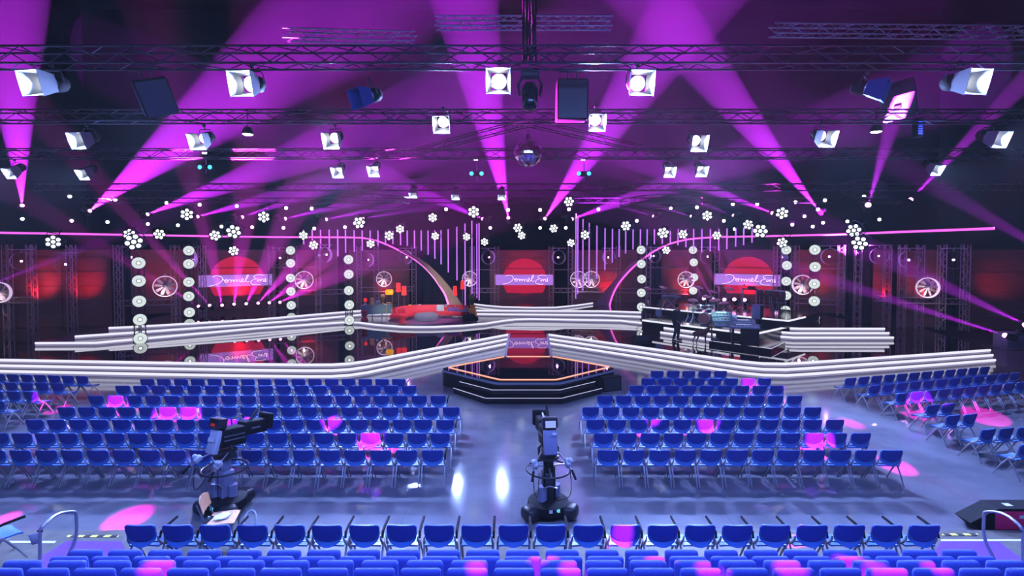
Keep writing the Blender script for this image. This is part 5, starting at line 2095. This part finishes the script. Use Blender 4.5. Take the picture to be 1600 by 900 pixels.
body = skin_mesh('body', pts, ed, skin, per, root=0, sub=1)
# face features, hair
m = MB()
m.ball((0, -.115, 1.655), .016, 8, 6, sc3=(.8, 1.2, 1.3))
m.ball((-.09, -.015, 1.655), .022, 8, 6, sc3=(.4, .8, 1.3))
m.ball((.09, -.015, 1.655), .022, 8, 6, sc3=(.4, .8, 1.3))
m.build('face_features', skin, per)
m = MB()
m.ball((-.033, -.1, 1.68), .012, 8, 6)
m.ball((.033, -.1, 1.68), .012, 8, 6)
m.build('eyes', black, per)
MB().ball((0, -.105, 1.605), .022, 8, 6, sc3=(1.2, .4, .3)).build('mouth', drumr, per)
m = MB()
m.ball((0, .005, 1.70), .108, 14, 10, sc3=(.92, 1.02, .92))
m.build('hair', black, per)
jk = ['pel', 'spine', 'chest', 'neckb', 'shL', 'elL', 'wrL', 'shR', 'elR', 'wrR']
ji = {n: i for i, n in enumerate(jk)}
jr = dict(pel=.155, spine=.15, chest=.165, neckb=.085, shL=.085, elL=.06, wrL=.043, shR=.085, elR=.06, wrR=.043)
skin_mesh('jacket', [(*J[n], jr[n]) for n in jk], [(ji[a], ji[b]) for a, b in (('pel', 'spine'), ('spine', 'chest'), ('chest', 'neckb'), ('chest', 'shL'), ('shL', 'elL'), ('elL', 'wrL'), ('chest', 'shR'), ('shR', 'elR'), ('elR', 'wrR'))], cloth, per)
jk = ['pel', 'hpL', 'knL', 'anL', 'hpR', 'knR', 'anR']
ji = {n: i for i, n in enumerate(jk)}
jr = dict(pel=.145, hpL=.105, knL=.078, anL=.062, hpR=.105, knR=.078, anR=.062)
skin_mesh('trousers', [(*J[n], jr[n]) for n in jk], [(ji[a], ji[b]) for a, b in (('pel', 'hpL'), ('hpL', 'knL'), ('knL', 'anL'), ('pel', 'hpR'), ('hpR', 'knR'), ('knR', 'anR'))], cloth, per)
for s_ in 'LR':
    a, b = V(J['an' + s_]), V(J['to' + s_])
    m = MB()
    dd = (b - a)
    dd.z = 0
    rz = math.atan2(dd.y, dd.x)
    m.rbox((a.x + dd.x * .45, a.y + dd.y * .45, .05), (.28, .1, .09), .04, 3, Matrix.Rotation(rz, 3, 'Z'))
    m.build('shoe', black, per)

dg_ = G(1095.5, 538, ZS)
dog = thing('dog', 'short-haired brown dog standing on the stage facing right, head raised', 'dog', (dg_.x, dg_.y, ZS + .002), .05)
# local: head towards +X
D = [(-.28, 0, .56, .105, .12), (-.12, 0, .54, .115, .13), (.06, 0, .52, .13, .155), (.22, 0, .55, .125, .16), (.32, 0, .68, .09, .1), (.4, 0, .78, .07, .075), (.5, 0, .82, .062, .066), (.6, 0, .79, .042, .04), (.67, 0, .78, .032, .03),
     (-.38, 0, .58, .03), (-.46, 0, .52, .02), (-.53, 0, .42, .012)]
De = [(0, 1), (1, 2), (2, 3), (3, 4), (4, 5), (5, 6), (6, 7), (7, 8), (0, 9), (9, 10), (10, 11)]
for sy in (-1, 1):
    fx = .03 * sy
    b = len(D)
    D += [(.24 + fx, .07 * sy, .46, .055), (.22 + fx, .085 * sy, .3, .034), (.235 + fx, .085 * sy, .16, .025), (.235 + fx, .085 * sy, .045, .022), (.275 + fx, .085 * sy, .024, .024)]
    De += [(3, b), (b, b + 1), (b + 1, b + 2), (b + 2, b + 3), (b + 3, b + 4)]
    b = len(D)
    hx = -.05 * sy
    D += [(-.3 + hx, .07 * sy, .47, .075), (-.24 + hx, .085 * sy, .34, .046), (-.36 + hx, .085 * sy, .19, .028), (-.335 + hx, .085 * sy, .05, .022), (-.295 + hx, .085 * sy, .024, .024)]
    De += [(0, b), (b, b + 1), (b + 1, b + 2), (b + 2, b + 3), (b + 3, b + 4)]
dog.scale = (.88, 1, .98)
skin_mesh('body', D, De, dogm, dog, root=2)
m = MB()
for sy in (-1, 1):
    m.add([(.45, .05 * sy, .87), (.52, .06 * sy, .86), (.48, .085 * sy, .76), (.45, .06 * sy, .87), (.51, .07 * sy, .865), (.475, .095 * sy, .765)], [(0, 1, 2), (5, 4, 3), (0, 3, 4, 1), (1, 4, 5, 2), (2, 5, 3, 0)])
m.build('ears', dogk, dog)
m = MB()
m.ball((.7, 0, .79), .02, 8, 6)
m.ball((.56, .042, .83), .01, 6, 5)
m.ball((.56, -.042, .83), .01, 6, 5)
m.build('nose_and_eyes', dogk, dog)
m = MB()
m.lathe([(.068, -.015), (.074, -.015), (.074, .015), (.068, .015)], (.385, 0, .735), (.62, 0, .78), n=16)
m.build('collar', black, dog)

# ------------------------------------------------------------------ light of the hall
# red floods washing the planks
for px, Y_, pw, k in ((60, 0, .6, 0), (130, 0, .45, 0), (258, 0, .35, 0), (374, 0, 1.3, 0), (480, 0, .35, 0), (600, 0, .25, 0), (820, 0, 1.7, 0), (950, 0, 1.0, 0), (1072, 0, .9, 0), (1168, 0, .5, 0), (1270, 0, .45, 0), (1378, 0, .3, 0), (1440, 0, .25, 0), (1560, 0, .15, 0)):
    Yw = wd(px)
    p = P(px, 462, Yw - .25)
    q = P(px, 434, Yw + .9)
    spot(None, p, q, 95, 420 * pw, (1, .01, .04), 1., .2, name='red_wash')
# magenta patches on seats and floor
PT = [(180, 630, .6, 22), (258, 648, .6, 26), (310, 655, .3, 22), (375, 662, .5, 22), (578, 686, .6, 26), (520, 662, .5, 24), (610, 700, 0, 22), (90, 640, 0, 20), (1100, 662, .6, 24), (1012, 662, .5, 18), (1172, 600, .6, 16), (1282, 690, .6, 30), (1330, 662, 0, 22), (1430, 645, 0, 34), (1540, 651, 0, 40), (1400, 728, 0, 34), (1225, 610, .5, 20), (200, 810, 0, 44), (10, 810, 0, 22), (245, 885, 1.1, 34), (745, 888, 1.1, 26), (845, 870, 1.0, 32), (893, 882, 1.2, 30), (1035, 870, 1.0, 26), (1115, 885, 1.2, 36), (1235, 888, 1.1, 34), (1335, 868, 1.0, 30), (1398, 890, 1.2, 40), (1465, 888, 1.1, 26), (1245, 838, .4, 18), (965, 850, .5, 22)]
for i, (px, py, z, r) in enumerate(PT):
    q = G(px, py, z)
    s = V((q.x * .6 + 2.5 * math.sin(i * 1.7), max(1.2, q.y - 12), 8.8))
    dist = (s - q).length
    rm = r * q.y / F
    deg = math.degrees(2 * math.atan(rm * .75 / dist))
    spot(None, s, q, deg, (50000 if z < .1 else 140000 if z < .8 else 60000) * (dist / 12) ** 2, (1, .012, .55), .18, .05, name='magenta_patch')
# general wash of hall, tribune and rear set: area lights added without fixtures
area((0, 3.6, 8.3), (0, 7.6, .6), 16, 1.5, 1500, (.18, .3, 1.))
area((-13, 15.5, 8.2), (-9, 15.5, 0), 10, 1, 500, (.18, .3, 1.))
area((13, 15.5, 8.2), (9, 15.5, 0), 10, 1, 500, (.18, .3, 1.))
area((0, 28.6, 8.1), (0, 37, 2.2), 46, .6, 230, (.9, .2, .5))  # pink strip light added to bring out the rear towers
# warm-white key light on the sofa corner and cool light on the band
spot(None, V((-4, 24, 8.3)), G(655, 495, .9), 32, 6200, (1, .9, .92), .6, .15, name='sofa_key')
spot(None, V((3.4, 15.6, 8.2)), G(1120, 500, 1.4), 15, 8000, (.45, .85, 1), .6, .15, name='band_key')

spot(None, V((-9, 26, 5.)), P(700, 450, 35), 26, 2200, (1, .85, .7), .8, .15, name='fin_key')
vw = sc.view_settings
sc.display_settings.display_device = 'sRGB'
vw.view_transform = 'Standard'
vw.look = 'None'
vw.exposure = 0
vw.gamma = 1
vw.use_curve_mapping = False
cy = sc.cycles
cy.max_bounces = 5
cy.diffuse_bounces = 1
cy.glossy_bounces = 4
cy.transparent_max_bounces = 4
cy.volume_bounces = 0
cy.sample_clamp_indirect = 2.5
cy.caustics_reflective = False
cy.caustics_refractive = False
cy.use_denoising = True
cy.use_light_tree = True
